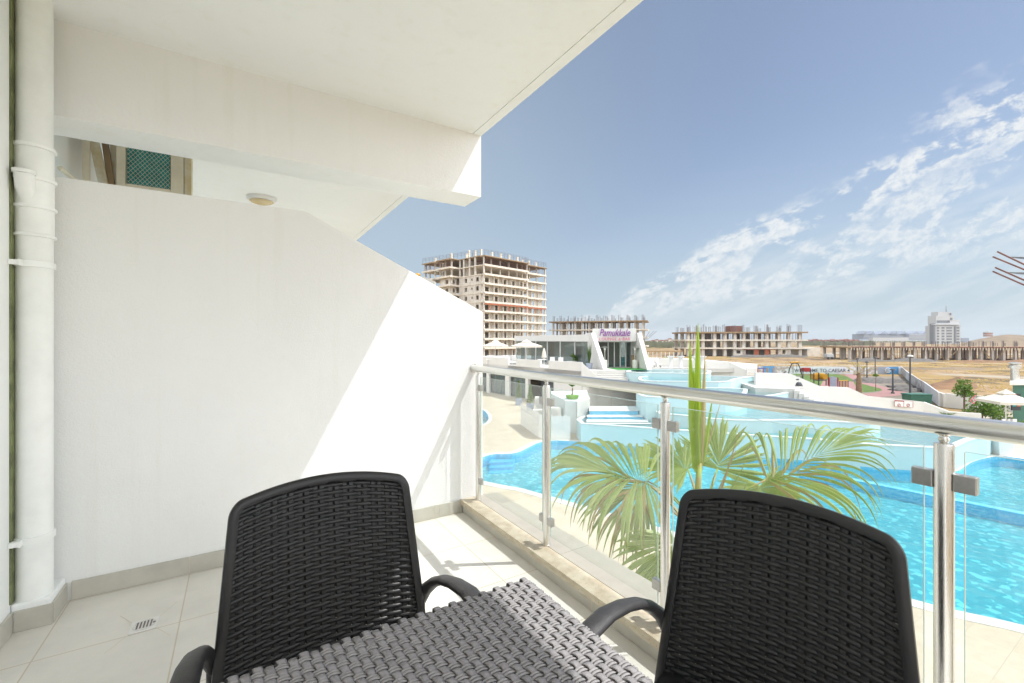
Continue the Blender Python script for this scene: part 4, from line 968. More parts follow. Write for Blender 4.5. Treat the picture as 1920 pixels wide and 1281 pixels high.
def crown(m_, c, rad, n, size, clumps=10, sq=0.8):
    cs = [Vector(c) + Vector((random.uniform(-1,1)*rad*0.65, random.uniform(-1,1)*rad*0.65, random.uniform(-0.6,0.7)*rad*sq)) for _ in range(clumps)]
    for k in range(n):
        cc_ = random.choice(cs); v_ = Vector((random.gauss(0,1), random.gauss(0,1), random.gauss(0,1))).normalized() * rad * 0.42 * random.random()**0.4
        q = cc_ + Vector((v_.x, v_.y, v_.z*0.8))
        d1 = Vector((random.gauss(0,1), random.gauss(0,1), random.gauss(0,1))).normalized()*size*random.uniform(.6,1.2); d2 = d1.cross(Vector((random.gauss(0,1), random.gauss(0,1), random.gauss(0,1)))).normalized()*size*0.5
        m_.add([q-d1, q+d2, q+d1, q-d2], [(0,1,2,3)])
def text_mesh(body, origin, xdir, height, mat, parent, name='lettering', shear=0.0, bold=0.0, width=None, font_space=1.0, depth=0.03):
    cu = bpy.data.curves.new('txt', 'FONT'); cu.body = body; cu.size = 1.0; cu.shear = shear; cu.offset = bold; cu.extrude = 0.02; cu.space_character = font_space; cu.resolution_u = 3
    ob = bpy.data.objects.new('txt', cu); C.objects.link(ob)
    dg = bpy.context.evaluated_depsgraph_get(); me = bpy.data.meshes.new_from_object(ob.evaluated_get(dg))
    bpy.data.objects.remove(ob); bpy.data.curves.remove(cu)
    xs = [v.co.x for v in me.vertices]; ys = [v.co.y for v in me.vertices]; x0, x1 = min(xs), max(xs); y0, y1 = min(ys), max(ys)
    sy = height/(y1-y0); sx = (width/(x1-x0)) if width else sy
    xd = Vector(xdir).normalized(); nz = xd.cross(UP)          # towards the reader
    mb = MB(); mb.add([Vector(origin) + xd*(v.co.x-x0)*sx + UP*(v.co.y-y0)*sy + nz*(v.co.z*depth/0.04) for v in me.vertices], [tuple(p.vertices) for p in me.polygons])
    bpy.data.meshes.remove(me)
    return mb.build(name, M[mat], parent)

# ================================================================== LOUNGE BUILDING
lg = empty('lounge_building', tuple(D(1150, 40, -1.2)), 'white lounge with a glass side wing, slanted fins and a sign over its entrance', 'building')
LP_, RP_ = D(1105, 40.2), D(964, 57.5)
wd_ = (RP_-LP_).normalized(); wn = Vector((wd_.y, -wd_.x, 0)); wn = wn if wn.dot(FWD) > 0 else -wn    # wn points away from viewer
LW = (RP_-LP_).length
MB().obox(LP_ + UP*1.16, wd_*LW, wn*3.4, UP*0.64).build('roof', M['bright'], lg, bevel=0.02)
MB().obox(LP_ + wn*3.2 + UP*-1.2, wd_*LW, wn*0.2, UP*2.36).build('wall', M['white'], lg)
for k in range(7):
    s = k/6.0; fo = MB().obox(LP_ + wd_*(LW-0.1)*s + wn*0.25 + UP*-1.2, wd_*0.12, wn*0.10, UP*2.36).build('mullion', M['paint_white'], lg)
MB().obox(LP_ + wn*0.30 + UP*-1.2, wd_*LW, wn*0.03, UP*2.36).build('glass_wall', M['win_glass'], lg)
cu_ = MB(); n_ = 110; vs = []
for k in range(n_+1):
    p = LP_ + wd_*(LW*k/n_) + wn*(0.9 + 0.09*math.sin(k*1.9)); vs += [p + UP*-1.15, p + UP*1.15]
cu_.add(vs, [(2*k, 2*k+2, 2*k+3, 2*k+1) for k in range(n_) if (k//9) % 4 != 2]); cu_.build('curtain', M['curtain'], lg)
# entrance volume
e0, e1_ = D(1112, 39.6), D(1193, 39.6); ed = (e1_-e0); en = FWD
def ept(px_, d=39.6, z=-1.2): return D(px_, d, z)
MB().obox(ept(1112, 39.5, 1.18), ed, en*0.5, UP*1.14).build('sign_board', M['bright'], lg, bevel=0.02)
sb_ = lg.children[-1]
for o_ in lg.children:
    if o_.name.startswith('sign_board'): sb_ = o_
text_mesh('Pamukkale', Dy(1124, 630.5, 39.35), RGT, 0.63, 'purple', sb_, shear=0.35, bold=0.008, width=2.75)
text_mesh('LOUNGE & BAR', Dy(1124, 638.6, 39.35), RGT, 0.27, 'pink', sb_, bold=0.0, width=2.75, font_space=1.1)
MB().obox(ept(1114, 40.0, 1.10), ed*0.98, en*8, UP*0.6).build('entrance_roof', M['white'], lg)
MB().obox(ept(1114, 47.9, -1.2), ed*1.1, en*0.2, UP*2.3).build('entrance_back_wall', M['white'], lg)
for px_ in (1116, 1139.5, 1151, 1162, 1172.5, 1183, 1192): MB().obox(ept(px_, 41.2), RGT*0.09, en*0.09, UP*2.3).build('door_frame', M['paint_white'], lg)
MB().obox(ept(1116, 41.25), ed*0.95, en*0.03, UP*2.3).build('glass_door', M['win_glass'], lg)
for xa, xb in ((1121, 1127), (1143, 1149), (1153, 1158), (1174, 1180), (1185, 1191)):
    n_ = 12; p0 = ept(xa, 42.3); p1 = ept(xb, 42.3); vs = []
    for k in range(n_+1): p = p0.lerp(p1, k/n_) + en*0.08*math.sin(k*2.1); vs += [p, p + UP*2.25]
    MB().add(vs, [(2*k, 2*k+2, 2*k+3, 2*k+1) for k in range(n_)]).build('curtain', M['curtain'], lg)
for top, bot in ((1108, 1131.5), (1195, 1213.5)):     # slanted fins
    zt_ = 1.95; pt, pb_ = D(top, 39.3), D(bot, 37.2 if bot > 1200 else 37.0)
    MB().extr([pt + UP*zt_, pb_ + UP*-1.2, pb_ + UP*-1.2 + en*0.9, pt + en*3.2 + UP*-1.2, pt + en*3.2 + UP*zt_], RGT*0.36).build('slanted_fin', M['bright'], lg, bevel=0.02)
cpt = MB().prism([D(1136, 39.9), D(1190, 39.6), D(1213, 38.9), D(1212, 37.2), D(1158, 37.0)], -1.199, -1.185).build('green_carpet', M['turf']); tag(cpt, 'bright green carpet in front of the lounge entrance', 'carpet')
def heater(px_, d, lb):
    p = D(px_, d, -1.2); r_ = empty('patio_heater', tuple(p), lb, 'heater', 'patio heaters at the lounge entrance')
    MB().lathe(p, [(0.22, 0.001), (0.22, 0.7), (0.12, 0.75)], 14).build('gas_housing', M['ac_white'], r_, smooth=True); MB().lathe(p, [(0.035, 0.74), (0.035, 1.7)], 8).build('pole', M['steel'], r_)
    MB().lathe(p, [(0.10, 1.6), (0.12, 1.8), (0.43, 1.83), (0.05, 1.98)], 18).build('reflector', M['steel'], r_, smooth=True)
heater(1134, 39.4, 'patio heater left of the lounge doors'); heater(1190.5, 39.2, 'patio heater right of the lounge doors')
tag(MB().obox(D(1185, 39.9, -1.2), RGT*0.35, FWD*0.3, UP*1.15).build('wooden_stand', M['formwork'], bevel=0.02), 'wooden menu stand at the right side of the lounge doors', 'stand')
so_ = empty('lounge_sofa', tuple(D(1150, 43, -1.2)), 'dark teal sofa inside the lounge behind the glass doors', 'sofa')
MB().obox(D(1142, 43.2, -1.2), RGT*1.6, FWD*0.8, UP*0.42).build('seat', M['teal'], so_, bevel=0.05); MB().obox(D(1142, 43.9, -0.78), RGT*1.6, FWD*0.2, UP*0.4).build('backrest', M['teal'], so_, bevel=0.05)

def parasol(p, R_, h, lb, group, valance=True, mat='canvas', z0=None, sides=8, closed=False):
    r_ = empty('parasol', tuple(p), lb, 'parasol', group); p = Vector(p)
    MB().lathe(p, [(0.03, 0.0), (0.03, h)], 8).build('pole', M['paint_white'], r_)
    MB().lathe(p, [(0.3, 0.001), (0.3, 0.06), (0.05, 0.1)], 12).build('base', M['paint_white'], r_)
    if closed:
        MB().lathe(p, [(0.05, h*0.42), (0.24, h*0.5), (0.17, h*0.78), (0.05, h*1.0)], 9).build('folded_canopy', M[mat], r_, smooth=True); return r_
    m_ = MB(); rim_ = []
    top1, top2 = h+0.02, h+0.22
    mid = [p + Vector((0.28*R_*math.cos(a*2*math.pi/sides), 0.28*R_*math.sin(a*2*math.pi/sides), top1 - 0.10)) for a in range(sides)]
    out = [p + Vector((R_*math.cos(a*2*math.pi/sides), R_*math.sin(a*2*math.pi/sides), h - 0.46)) for a in range(sides)]
    vl = [q - UP*0.16 for q in out]
    m_.add(mid + out + vl, [(a, a+sides, (a+1) % sides+sides, (a+1) % sides) for a in range(sides)] + [(a+sides, a+2*sides, (a+1) % sides+2*sides, (a+1) % sides+sides) for a in range(sides)])
    cn = m_.build('canopy', M[mat], r_)
    m2 = MB(); cap = [p + Vector((0.34*R_*math.cos(a*2*math.pi/sides), 0.34*R_*math.sin(a*2*math.pi/sides), top1 - 0.07)) for a in range(sides)]
    m2.add(cap + [p + UP*top2], [(a, (a+1) % sides, sides) for a in range(sides)]); m2.build('vent_cap', M[mat], cn)
    rb_ = MB()
    for a in range(sides): rb_.tube([p + UP*(top1-0.06), out[a] - UP*0.01], 0.012, 4)
    rb_.build('ribs', M['paint_white'], r_); return r_
parasol(D(929, 48.5, -1.2), 1.45, 2.35, 'open cream parasol nearest the sloping stucco wall, on the upper terrace', 'parasols on the upper terrace')
parasol(D(987, 46.5, -1.2), 1.68, 2.35, 'open cream parasol in front of the glass wing of the lounge', 'parasols on the upper terrace')
parasol(D(1020, 41.5, -1.2), 1.2, 1.75, 'folded parasol standing at a notch of the terrace parapet', 'parasols on the upper terrace', closed=True)
def wtable(p, lb, g, cat='table', name='patio_table'):
    r_ = empty(name, tuple(p), lb, cat, g); MB().lathe(p, [(0.22, 0.001), (0.22, 0.03), (0.03, 0.05), (0.03, 0.70)], 12).build('pedestal', M['paint_white'], r_); MB().lathe(p, [(0.42, 0.70), (0.42, 0.74)], 18).build('tabletop', M['paint_white'], r_)
wtable(D(950, 45.6, -1.2), 'small round white table showing in the left notch of the parapet', 'white tables on the upper terrace')
wtable(D(1016, 40.6, -1.2), 'small round white table in the right notch of the parapet', 'white tables on the upper terrace')
for k, (px_, d) in enumerate(((912, 46), (918, 47), (953, 46), (960, 45.5), (1032, 41.5), (1048, 41))):
    p = D(px_, d, -1.2); r_ = empty('patio_chair', tuple(p), None, 'chair', 'white chairs on the upper terrace'); r_['label'] = ['white terrace chair close to the stucco wall edge', 'white terrace chair under the left parasol', 'white terrace chair beside the left notch table', 'white terrace chair between the two open parasols', 'white terrace chair just right of the folded parasol', 'white terrace chair farthest right before the glass wing'][k]
    MB().obox(p + UP*0.42, RGT*0.45, FWD*0.45, UP*0.05).build('seat', M['paint_white'], r_); MB().obox(p + FWD*0.42 + UP*0.47, RGT*0.45, FWD*0.04, UP*0.42).build('backrest', M['paint_white'], r_)
    for a in (0.02, 0.40):
        for b2 in (0.02, 0.40): MB().obox(p + RGT*a + FWD*b2, RGT*0.035, FWD*0.035, UP*0.42).build('leg', M['paint_white'], r_)
# flower boxes against the glass wing
for px_, d, lb in ((1063, 43.0, 'low leafy plant by the glass wing of the lounge'),):
    p = D(px_, d, -1.2); r_ = empty('potted_plant', tuple(p), lb, 'plant'); MB().obox(p, RGT*1.4, FWD*0.3, UP*0.45).build('trough', M['paint_white'], r_, bevel=0.02)
    m_ = MB(); crown(m_, p + RGT*0.7 + UP*0.8, 0.45, 160, 0.12); m_.build('foliage', M['leaf_light'], r_)
p = D(1105, 38.3, -1.2); r_ = empty('potted_plant', tuple(p), 'tall spiky plant in a lilac tub beside the slanted fin', 'plant')
MB().lathe(p, [(0.22, 0.0), (0.30, 0.5), (0.26, 0.5)], 14).build('tub', M['bluegrey'], r_, smooth=True)
m_ = MB()
for k in range(60):
    a = random.random()*6.28; h = random.uniform(0.9, 2.0); q = p + UP*0.45; e = q + Vector((0.22*math.cos(a), 0.22*math.sin(a), h)); s_ = RGT*0.025
    m_.add([q-s_, q+s_, e], [(0,1,2)])
m_.build('foliage', M['leaf'], r_)
# white bar tables and loungers to the right of the entrance
def bartable(px_, d, lb):
    p = D(px_, d, -1.2); r_ = empty('bar_table', tuple(p), lb, 'table', 'white hourglass bar tables')
    MB().lathe(p, [(0.26, 0.001), (0.17, 0.3), (0.14, 0.55), (0.18, 0.85), (0.34, 1.04), (0.34, 1.08)], 20).build('cover', M['paint_white'], r_, smooth=True)
bartable(1258, 39.6, 'white hourglass bar table nearest the lounge'); bartable(1276, 39.4, 'white hourglass bar table just left of the palm spears'); bartable(1304, 39.2, 'white hourglass bar table hidden behind the palm spears'); bartable(1317, 39.2, 'white hourglass bar table just right of the palm spears')
for k, px_ in enumerate((1219, 1231)):
    p = D(px_, 40.2, -1.2); r_ = empty('lounge_chair', tuple(p), ['white high-backed lounge chair beside the slanted fin', 'white low armchair left of the bar tables'][k], 'chair')
    MB().obox(p + UP*0.2, RGT*0.5, FWD*0.6, UP*0.18).build('seat', M['paint_white'], r_, bevel=0.02); MB().extr([p + UP*0.38, p + RGT*-0.12 + UP*(0.95 - 0.25*k), p + RGT*-0.05 + UP*(0.95 - 0.25*k), p + RGT*0.08 + UP*0.38], FWD*0.6).build('backrest', M['paint_white'], r_)
    for a in (0, 0.45): MB().obox(p + RGT*a, RGT*0.05, FWD*0.5, UP*0.2).build('leg', M['paint_white'], r_)
# exercise bike
eb = empty('exercise_bike', tuple(D(1498, 30.6, -1.92)), 'exercise bike standing in front of the garden wall', 'exercise bike')
p = D(1498, 30.6, -1.92)
MB().tube([p + RGT*-0.25 + UP*0.05, p + UP*0.28, p + RGT*0.25 + UP*0.05], 0.035, 8).build('frame', M['pole'], eb)
MB().lathe(p + UP*0.05, [(0.16, 0), (0.2, 0.12), (0.12, 0.26)], 12).build('flywheel_cover', M['pole'], eb); MB().tube([p + UP*0.28, p + UP*0.72], 0.03, 8).build('column', M['ac_white'], eb)
MB().tube([p + RGT*-0.2 + UP*0.74, p + RGT*0.2 + UP*0.74], 0.03, 8).build('handlebar', M['rebar'], eb); MB().tube([p + RGT*-0.18 + UP*0.5, p + RGT*-0.02 + UP*0.5], 0.05, 8).build('saddle', M['pole'], eb)
# white pot at the far right of the pool, its little plant
p = V(1878, 853, ZG); r_ = empty('potted_plant', tuple(p), 'white square tub at the right end of the blue pool', 'plant'); MB().lathe(p, [(0.34, 0.001), (0.44, 0.8), (0.36, 0.8)], 4).build('tub', M['paint_white'], r_)
m_ = MB(); crown(m_, p + UP*0.95, 0.25, 80, 0.09); m_.build('foliage', M['leaf_dark'], r_)

# ================================================================== RIGHT: boundary, playground, garden
def bannerfence(name, pts, zt_, mats, label):
    root = empty(name, tuple(pts[0]), label, 'fence')
    for k, (a, b2) in enumerate(zip(pts[:-1], pts[1:])):
        o = wallseg(a, b2, ZG, zt_, ZG, zt_, 0.08, mats[k], root, 'banner_panel')
    return root
def gp(px_, py_): return V(px_, py_, ZG)
DB = 71.0
bf = bannerfence('banner_fence', [D(1375, DB+3), D(1430, DB+2), D(1452, DB+2), D(1488, DB+1), D(1600, DB), D(1622, DB), D(1625, DB), D(1646, DB), D(1663, DB), D(1685, DB), D(1692, DB)], -3.0, ['banner_photo', 'banner_blue', 'banner_photo', 'banner', 'banner_photo', 'banner', 'banner_photo', 'bluegrey', 'banner_blue', 'banner'], 'hoarding printed with greeting words and blue panels behind the playground')
text_mesh('WELCOME TO CAESAR 4', D(1489, DB-0.3, -3.86), D(1600, DB)-D(1489, DB), 0.58, 'navy', bf, width=(D(1596, DB)-D(1490, DB)).length*0.98, bold=0.01)
hc = D(1665, DB-0.15, -3.55); MB().tube([hc + RGT*(0.42*math.cos(a*math.pi/12)) + UP*(0.36*math.sin(a*math.pi/12)) for a in range(25)], 0.05, 5).build('round_emblem', M['paint_white'], bf)
MB().tube([hc + RGT*-0.02 + UP*-0.22, hc + RGT*-0.24 + UP*0.02, hc + RGT*-0.15 + UP*0.17, hc + UP*0.04, hc + RGT*0.15 + UP*0.17, hc + RGT*0.24 + UP*0.02, hc + RGT*0.02 + UP*-0.22], 0.045, 5).build('heart_emblem', M['paint_white'], bf)
bf2 = bannerfence('banner_fence', [D(1692, DB), gp(1700, 711), gp(1711, 720), gp(1722, 729), gp(1735, 738), gp(1762, 762)], -3.05, ['banner_photo', 'banner', 'banner_photo', 'banner_photo', 'banner'], 'faded picture hoarding running diagonally towards the white garden wall')
bwl = empty('boundary_wall', tuple(gp(1762, 762)), 'white panel wall behind the small tree and flowering bush', 'wall')
q = [gp(1762, 761), gp(1773, 764), gp(1800, 767), gp(1828, 769), gp(1856, 771), gp(1990, 778)]
for a, b2 in zip(q[:-1], q[1:]): wallseg(a, b2, ZG, -3.05, ZG, -3.1, 0.15, 'white', bwl, 'wall_panel')
sand = MB().sheet([gp(1600, 706), gp(1690, 706), gp(1758, 757), gp(1560, 757), gp(1430, 735), gp(1430, 706)], ZG+0.004).build('playground_ground', simple('pale gravel', (0.22, 0.19, 0.15), 0.95, var=0.35, vscale=0.8)); tag(sand, kind='structure')
grs = MB().sheet(chaikin([gp(1478, 700), gp(1575, 700), gp(1620, 722), gp(1657, 730), gp(1650, 734), gp(1608, 737), gp(1540, 737), gp(1440, 716), gp(1440, 704)], 2), ZG+0.012).build('lawn', M['lawn']); tag(grs, kind='structure')
pth = MB().sheet(chaikin([gp(1578, 701), gp(1602, 702), gp(1625, 716), gp(1665, 728), gp(1698, 735), gp(1700, 738), gp(1680, 744), gp(1560, 748), gp(1560, 741), gp(1640, 738), gp(1660, 731), gp(1622, 722), gp(1604, 715)], 1), ZG+0.02).build('pink_path', M['pinkpath']); tag(pth, kind='structure')
play = MB().sheet([gp(1545, 712), gp(1600, 716), gp(1612, 738), gp(1530, 738)], ZG+0.016).build('play_surface', M['pinkpath']); tag(play, kind='structure')
dP = 52.0
def bar(m_, a, b2, r): m_.tube([a, b2], r, 6)
sw = empty('swing_frame', tuple(D(1490, 56, ZG)), 'dark arched swing frame with yellow tops', 'playground equipment')
for px_ in (1477, 1500):
    a = [Dy(px_, 712, 56), Dy(px_+3, 692, 56), Dy(px_+8, 682, 56), Dy(px_+12, 681, 56)] if px_ < 1490 else [Dy(px_+5, 712, 56), Dy(px_+1, 692, 56), Dy(px_-4, 682, 56), Dy(px_-9, 681, 56)]
    MB().tube(a, 0.07, 6).build('arch_leg', M['pole'], sw, smooth='all')
MB().tube([Dy(1482, 680, 56), Dy(1498, 679.5, 56)], 0.10, 6).build('top_bar', M['yellow'], sw)
for px_ in (1487, 1494): MB().tube([Dy(px_, 681, 56), Dy(px_, 700, 56)], 0.025, 4).build('chain', M['pole'], sw)
ss_ = empty('seesaw', tuple(D(1467, 54, ZG)), 'grey seesaw left of the swing frame', 'playground equipment')
MB().tube([Dy(1461, 706, 54), Dy(1474, 696, 54)], 0.09, 5).build('plank', M['rebar'], ss_); MB().tube([Dy(1468, 701, 54), Dy(1475, 712, 54)], 0.07, 5).build('support', M['rebar'], ss_)
cb_ = empty('climbing_bench', tuple(D(1435, 54, ZG)), 'low play bench with orange and red posts beyond the gate', 'playground equipment')
for px_ in (1421, 1431, 1437, 1440, 1449): MB().tube([Dy(px_, 700, 54), Dy(px_, 690, 54)], 0.05, 5).build('post', M['red'] if px_ < 1433 else M['yellow'], cb_)
MB().obox(Dy(1423, 692, 54), RGT*0.9, FWD*0.3, UP*0.12).build('seat', M['blue'], cb_)
rp = empty('play_house', tuple(D(1512, 53, ZG)), 'red-backed play seat between the swing and the yellow tube climber', 'playground equipment')
MB().obox(Dy(1507, 697, 53), RGT*0.85, FWD*0.5, UP*0.45).build('red_panel', M['red'], rp, bevel=0.03)
for px_ in (1505.5, 1520): MB().tube([Dy(px_, 712, 53), Dy(px_, 692, 53)], 0.05, 5).build('post', M['pole'], rp)
MB().obox(Dy(1506, 704, 53), RGT*0.9, FWD*0.5, UP*0.06).build('platform', M['formwork'], rp)
tcb = empty('tube_climber', tuple(D(1541, 50, ZG)), 'bright yellow tube slide on dark posts', 'playground equipment')
for px_ in (1526, 1535, 1549, 1553): MB().tube([Dy(px_, 723, 50), Dy(px_, 699, 50)], 0.06, 6).build('post', M['pole'], tcb)
MB().obox(Dy(1527, 712, 50), RGT*0.42, FWD*0.6, UP*0.62).build('side_panel', M['yellow'], tcb, bevel=0.03)
c_ = Dy(1541.5, 706, 50); MB().tube([c_ - FWD*0.5, c_ - FWD*0.2, c_ + FWD*0.9], [0.30, 0.36, 0.36], 18).build('tunnel', M['yellow'], tcb, smooth=True)
MB().obox(Dy(1533, 714, 50), RGT*1.05, FWD*0.8, UP*0.07).build('platform', M['pole'], tcb)
MB().tube([Dy(1548, 700, 50), Dy(1556, 692, 50)], 0.06, 6).build('crane_arm', M['bluegrey'], tcb)
pbn = empty('activity_board', tuple(D(1562, 48, ZG)), 'grey-green arched play panel between red posts', 'playground equipment')
pts = [Dy(1556, 725, 48), Dy(1569.5, 725, 48), Dy(1569.5, 710, 48), Dy(1567, 707, 48), Dy(1562.7, 706, 48), Dy(1558, 707, 48), Dy(1556, 710, 48)]
MB().extr(pts, FWD*0.06).build('board', M['bluegrey'], pbn)
for px_ in (1554.5, 1571): MB().tube([Dy(px_, 727, 48), Dy(px_, 708, 48)], 0.06, 6).build('post', M['red'], pbn)
rmp = empty('play_ramp', tuple(D(1582, 48, ZG)), 'yellow and black picket rail beside the grey-green panel', 'playground equipment')
for k in range(7): MB().tube([Dy(1574+k*2.7, 727, 48), Dy(1574+k*2.7, 714, 48)], 0.045, 5).build('picket', M['yellow'] if k % 2 else M['pole'], rmp)
MB().tube([Dy(1573, 714.5, 48), Dy(1590, 713.5, 48)], 0.05, 5).build('top_rail', M['yellow'], rmp)
def lamp(px_, ytop, ybase, lb, head=0):
    p = gp(px_, ybase); d = (EYE-ZG)*F/(ybase-YH); zt_ = EYE - d*(ytop-YH)/F
    r_ = empty('street_lamp', tuple(p), lb, 'lamp post', 'dark lamp posts round the playground'); MB().tube([p, p + UP*(zt_-ZG)], [0.09, 0.055], 8).build('pole', M['pole'], r_)
    q = p + UP*(zt_-ZG); MB().lathe(q, [(0.08, -0.02), (0.24, 0.02), (0.2, 0.12), (0.06, 0.16)], 10).build('lamp_head', M['ac_white'] if head else M['pole'], r_, smooth=True)
    MB().lathe(p, [(0.16, 0.003), (0.16, 0.15), (0.1, 0.2)], 8).build('base', M['pole'], r_)
lamp(1706.5, 669, 752, 'tallest lamp post, nearest the green waste bin', 1); lamp(1674, 694.5, 738.5, 'short lamp post on the pink path'); lamp(1641, 671, 703, 'lamp post in front of the blue hoarding panels')
lamp(1625.5, 680, 715, 'lamp post just right of the small brown palm'); lamp(1607.5, 675, 704, 'lamp post behind the small brown palm')
# brown palm in playground
p = gp(1610.5, 740); r_ = empty('young_palm', tuple(p), 'young palm with a brown trunk beside the pink path', 'palm')
zz = lambda y_: EYE - 45.0*(y_-YH)/F
MB().tube([p, p + UP*1.4, p + UP*2.2], [0.30, 0.22, 0.14], 10).build('trunk', M['trunk'], r_, smooth=True)
m_ = MB()
for a, u_ in ((3.3, 0.5), (3.0, 0.15), (2.3, 0.7), (1.0, 1.2), (1.7, 1.6), (0.4, 0.7), (4.5, 0.8), (5.4, 0.6)):
    dr = RGT*math.cos(a) + FWD*math.sin(a) + UP*u_; m_.tube([p+UP*2.1, p+UP*2.1+dr.normalized()*0.8, p+UP*2.0+dr.normalized()*1.5+UP*-0.1], [0.03, 0.02, 0.01], 4)
    fan(m_, p + UP*2.1 + dr.normalized()*0.7, dr, UP, 0.9, n=14, spread=1.1, costa=0.6, grav=1.1, join=0.3)
m_.build('crown', M['frond_dry'], r_)
for px_, py_, lb in ((1642, 733, 'thin sapling at the tip of the lawn'), (1620, 712, 'thin sapling left of the lamp post on the pink path')):
    p = gp(px_, py_); r_ = empty('sapling', tuple(p), lb, 'tree', 'young saplings by the path'); MB().tube([p, p + UP*1.5], [0.04, 0.02], 5).build('trunk', M['trunk'], r_); m_ = MB(); crown(m_, p + UP*1.65, 0.30, 60, 0.13, 4); m_.build('crown', M['leaf_light'], r_)
# rubble heaps near the fence
for k, (px_, py_, w_, h) in enumerate(((1640, 716, 3.2, 0.5), (1672, 716, 2.2, 0.35), (1690, 726, 2.0, 0.3), (1700, 732, 2.2, 0.35), (1722, 744, 1.5, 0.45))):
    m_ = MB(); c_ = gp(px_, py_)
    m_.ico(c_, 1.0, (w_, w_*0.7, h), 0.16); o = m_.build('rubble_heap', M['rubble']); tag(o, kind='structure')
# green waste bin
bn = empty('waste_container', tuple(gp(1727, 759)), 'dark green wheeled waste container behind the garden wall', 'waste container')
c_ = D(1711, 35.5, ZG); MB().extr([c_ + UP*0.15, c_ + RGT*1.5 + UP*0.15, c_ + RGT*1.6 + UP*1.05, c_ + RGT*-0.1 + UP*1.05], FWD*0.9).build('body', M['green'], bn, bevel=0.03)
MB().extr([c_ + RGT*-0.15 + UP*1.06, c_ + RGT*1.65 + UP*1.06, c_ + RGT*1.6 + UP*1.16, c_ + RGT*-0.1 + UP*1.16], FWD*0.95).build('lid', M['green'], bn, bevel=0.02)
for a in (0.1, 1.3): MB().tube([c_ + RGT*a + UP*0.1, c_ + RGT*(a+0.08) + UP*0.1], 0.1, 10).build('wheel', M['pole'], bn)
# small tree
p = D(1808, 31.5, ZG); r_ = empty('small_tree', tuple(p), 'small bright green tree with a reddish trunk in front of the boundary wall', 'tree')
MB().tube([p, p + UP*1.3, p + UP*2.2 + RGT*0.05], [0.06, 0.05, 0.03], 7).build('trunk', M['rust'], r_, smooth=True); m_ = MB(); crown(m_, p + UP*1.95, 0.72, 900, 0.085, 16, 1.15); m_.build('crown', M['leaf_light'], r_)
p = D(1842, 30.0, ZG); r_ = empty('oleander_bush', tuple(p), 'oleander bush with pink flowers beside the cream parasol', 'bush')
MB().tube([p, p + UP*0.9], [0.05, 0.02], 6).build('stem', M['trunk'], r_); m_ = MB(); crown(m_, p + UP*0.85 + RGT*0.3, 1.15, 900, 0.11, 18, 0.7); m_.build('foliage', M['leaf_light'], r_)
m_ = MB()
for k in range(26): m_.ico(p + Vector((random.uniform(-.9,.5), random.uniform(-.5,.2), 0)) + RGT*random.uniform(-0.8, 1.0) + UP*random.uniform(1.25, 1.75), 0.055, (1,1,1), 0.3)
m_.build('flowers', M['flower'], r_)
for k, (px_, lb) in enumerate(((1776, 'bright green clump at the foot of the white boundary wall corner'), (1787, 'small leafy clump left of the small tree'), (1829, 'leafy clump between small tree and oleander'), (1862, 'dark fan-leaved clump below the oleander'), (1905, 'pale leafy clump in the bottom right bed'))):
    p = D(px_, 30.2 if k < 4 else 27, ZG); r_ = empty('garden_plant', tuple(p), lb, 'plant', 'low plants in the garden bed'); m_ = MB()
    for q_ in range(7):
        a = q_*0.9 + k; fan(m_, p + UP*0.25, (math.cos(a), math.sin(a), 0.9), UP, 0.72 if k != 1 else 0.45, n=10, spread=1.6, costa=0.2, grav=0.8, join=0.3, wf=1.5)
    m_.build('leaves', M['leaf_light'] if k != 3 else M['leaf'], r_)
    MB().tube([p, p + UP*0.25], 0.05, 6).build('stem', M['trunk'], r_)
parasol(D(1886, 26.5, ZG), 1.28, 2.35, 'square cream parasol over the bar at the right edge', 'parasols by the bar', sides=4)
kx = empty('bar_kiosk', tuple(D(1915, 29, ZG)), 'grey bar kiosk with a tall metal flue at the right edge', 'kiosk')
o_ = D(1899, 29.5, ZG); kd = Vector(ray(1899) + (0,)).normalized(); MB().obox(o_, RGT*4.0, kd*3, UP*2.5).build('wall', M['green'], kx); MB().obox(o_ - RGT*0.2 - kd*0.3 + UP*2.52, RGT*4.4, kd*3.6, UP*0.16).build('roof', M['ac_white'], kx)
MB().obox(D(1897, 29.0, ZG+0.9), RGT*0.6, FWD*0.06, UP*1.1).build('menu_screen', M['dark'], kx)
ms = [c for c in kx.children if c.name.startswith('menu_screen')][0]
for k, (mt, a, b2) in enumerate((('teal', 0.06, 0.60), ('yellow', 0.34, 0.60), ('teal', 0.06, 0.25), ('orange', 0.34, 0.25), ('red', 0.06, 0.90))): MB().obox(D(1897, 28.98, ZG+0.9) + RGT*a + UP*b2, RGT*0.24, -FWD*0.01, UP*0.16).build('picture', M[mt], ms)
MB().lathe(D(1903, 31.0, ZG), [(0.22, 2.6), (0.22, 3.5), (0.34, 3.52), (0.34, 3.72), (0.2, 3.8), (0.34, 3.85), (0.34, 3.92), (0.1, 3.96)], 18).build('flue', M['steel'], kx, smooth=True)
for k, px_ in enumerate((1893, 1900, 1908)):
    p = D(px_, 25.5, ZG); r_ = empty('patio_chair', tuple(p), ['white bar chair directly under the cream parasol', 'white bar chair beside the menu screen', 'white bar chair nearest the right edge'][k], 'chair', 'white chairs by the bar')
    MB().obox(p + UP*0.42, RGT*0.4, FWD*0.4, UP*0.05).build('seat', M['paint_white'], r_); MB().obox(p + FWD*0.38 + UP*0.47, RGT*0.4, FWD*0.04, UP*0.42).build('backrest', M['paint_white'], r_)
    for a in (0.02, 0.35):
        for b2 in (0.02, 0.35): MB().obox(p + RGT*a + FWD*b2, RGT*0.035, FWD*0.035, UP*0.42).build('leg', M['paint_white'], r_)
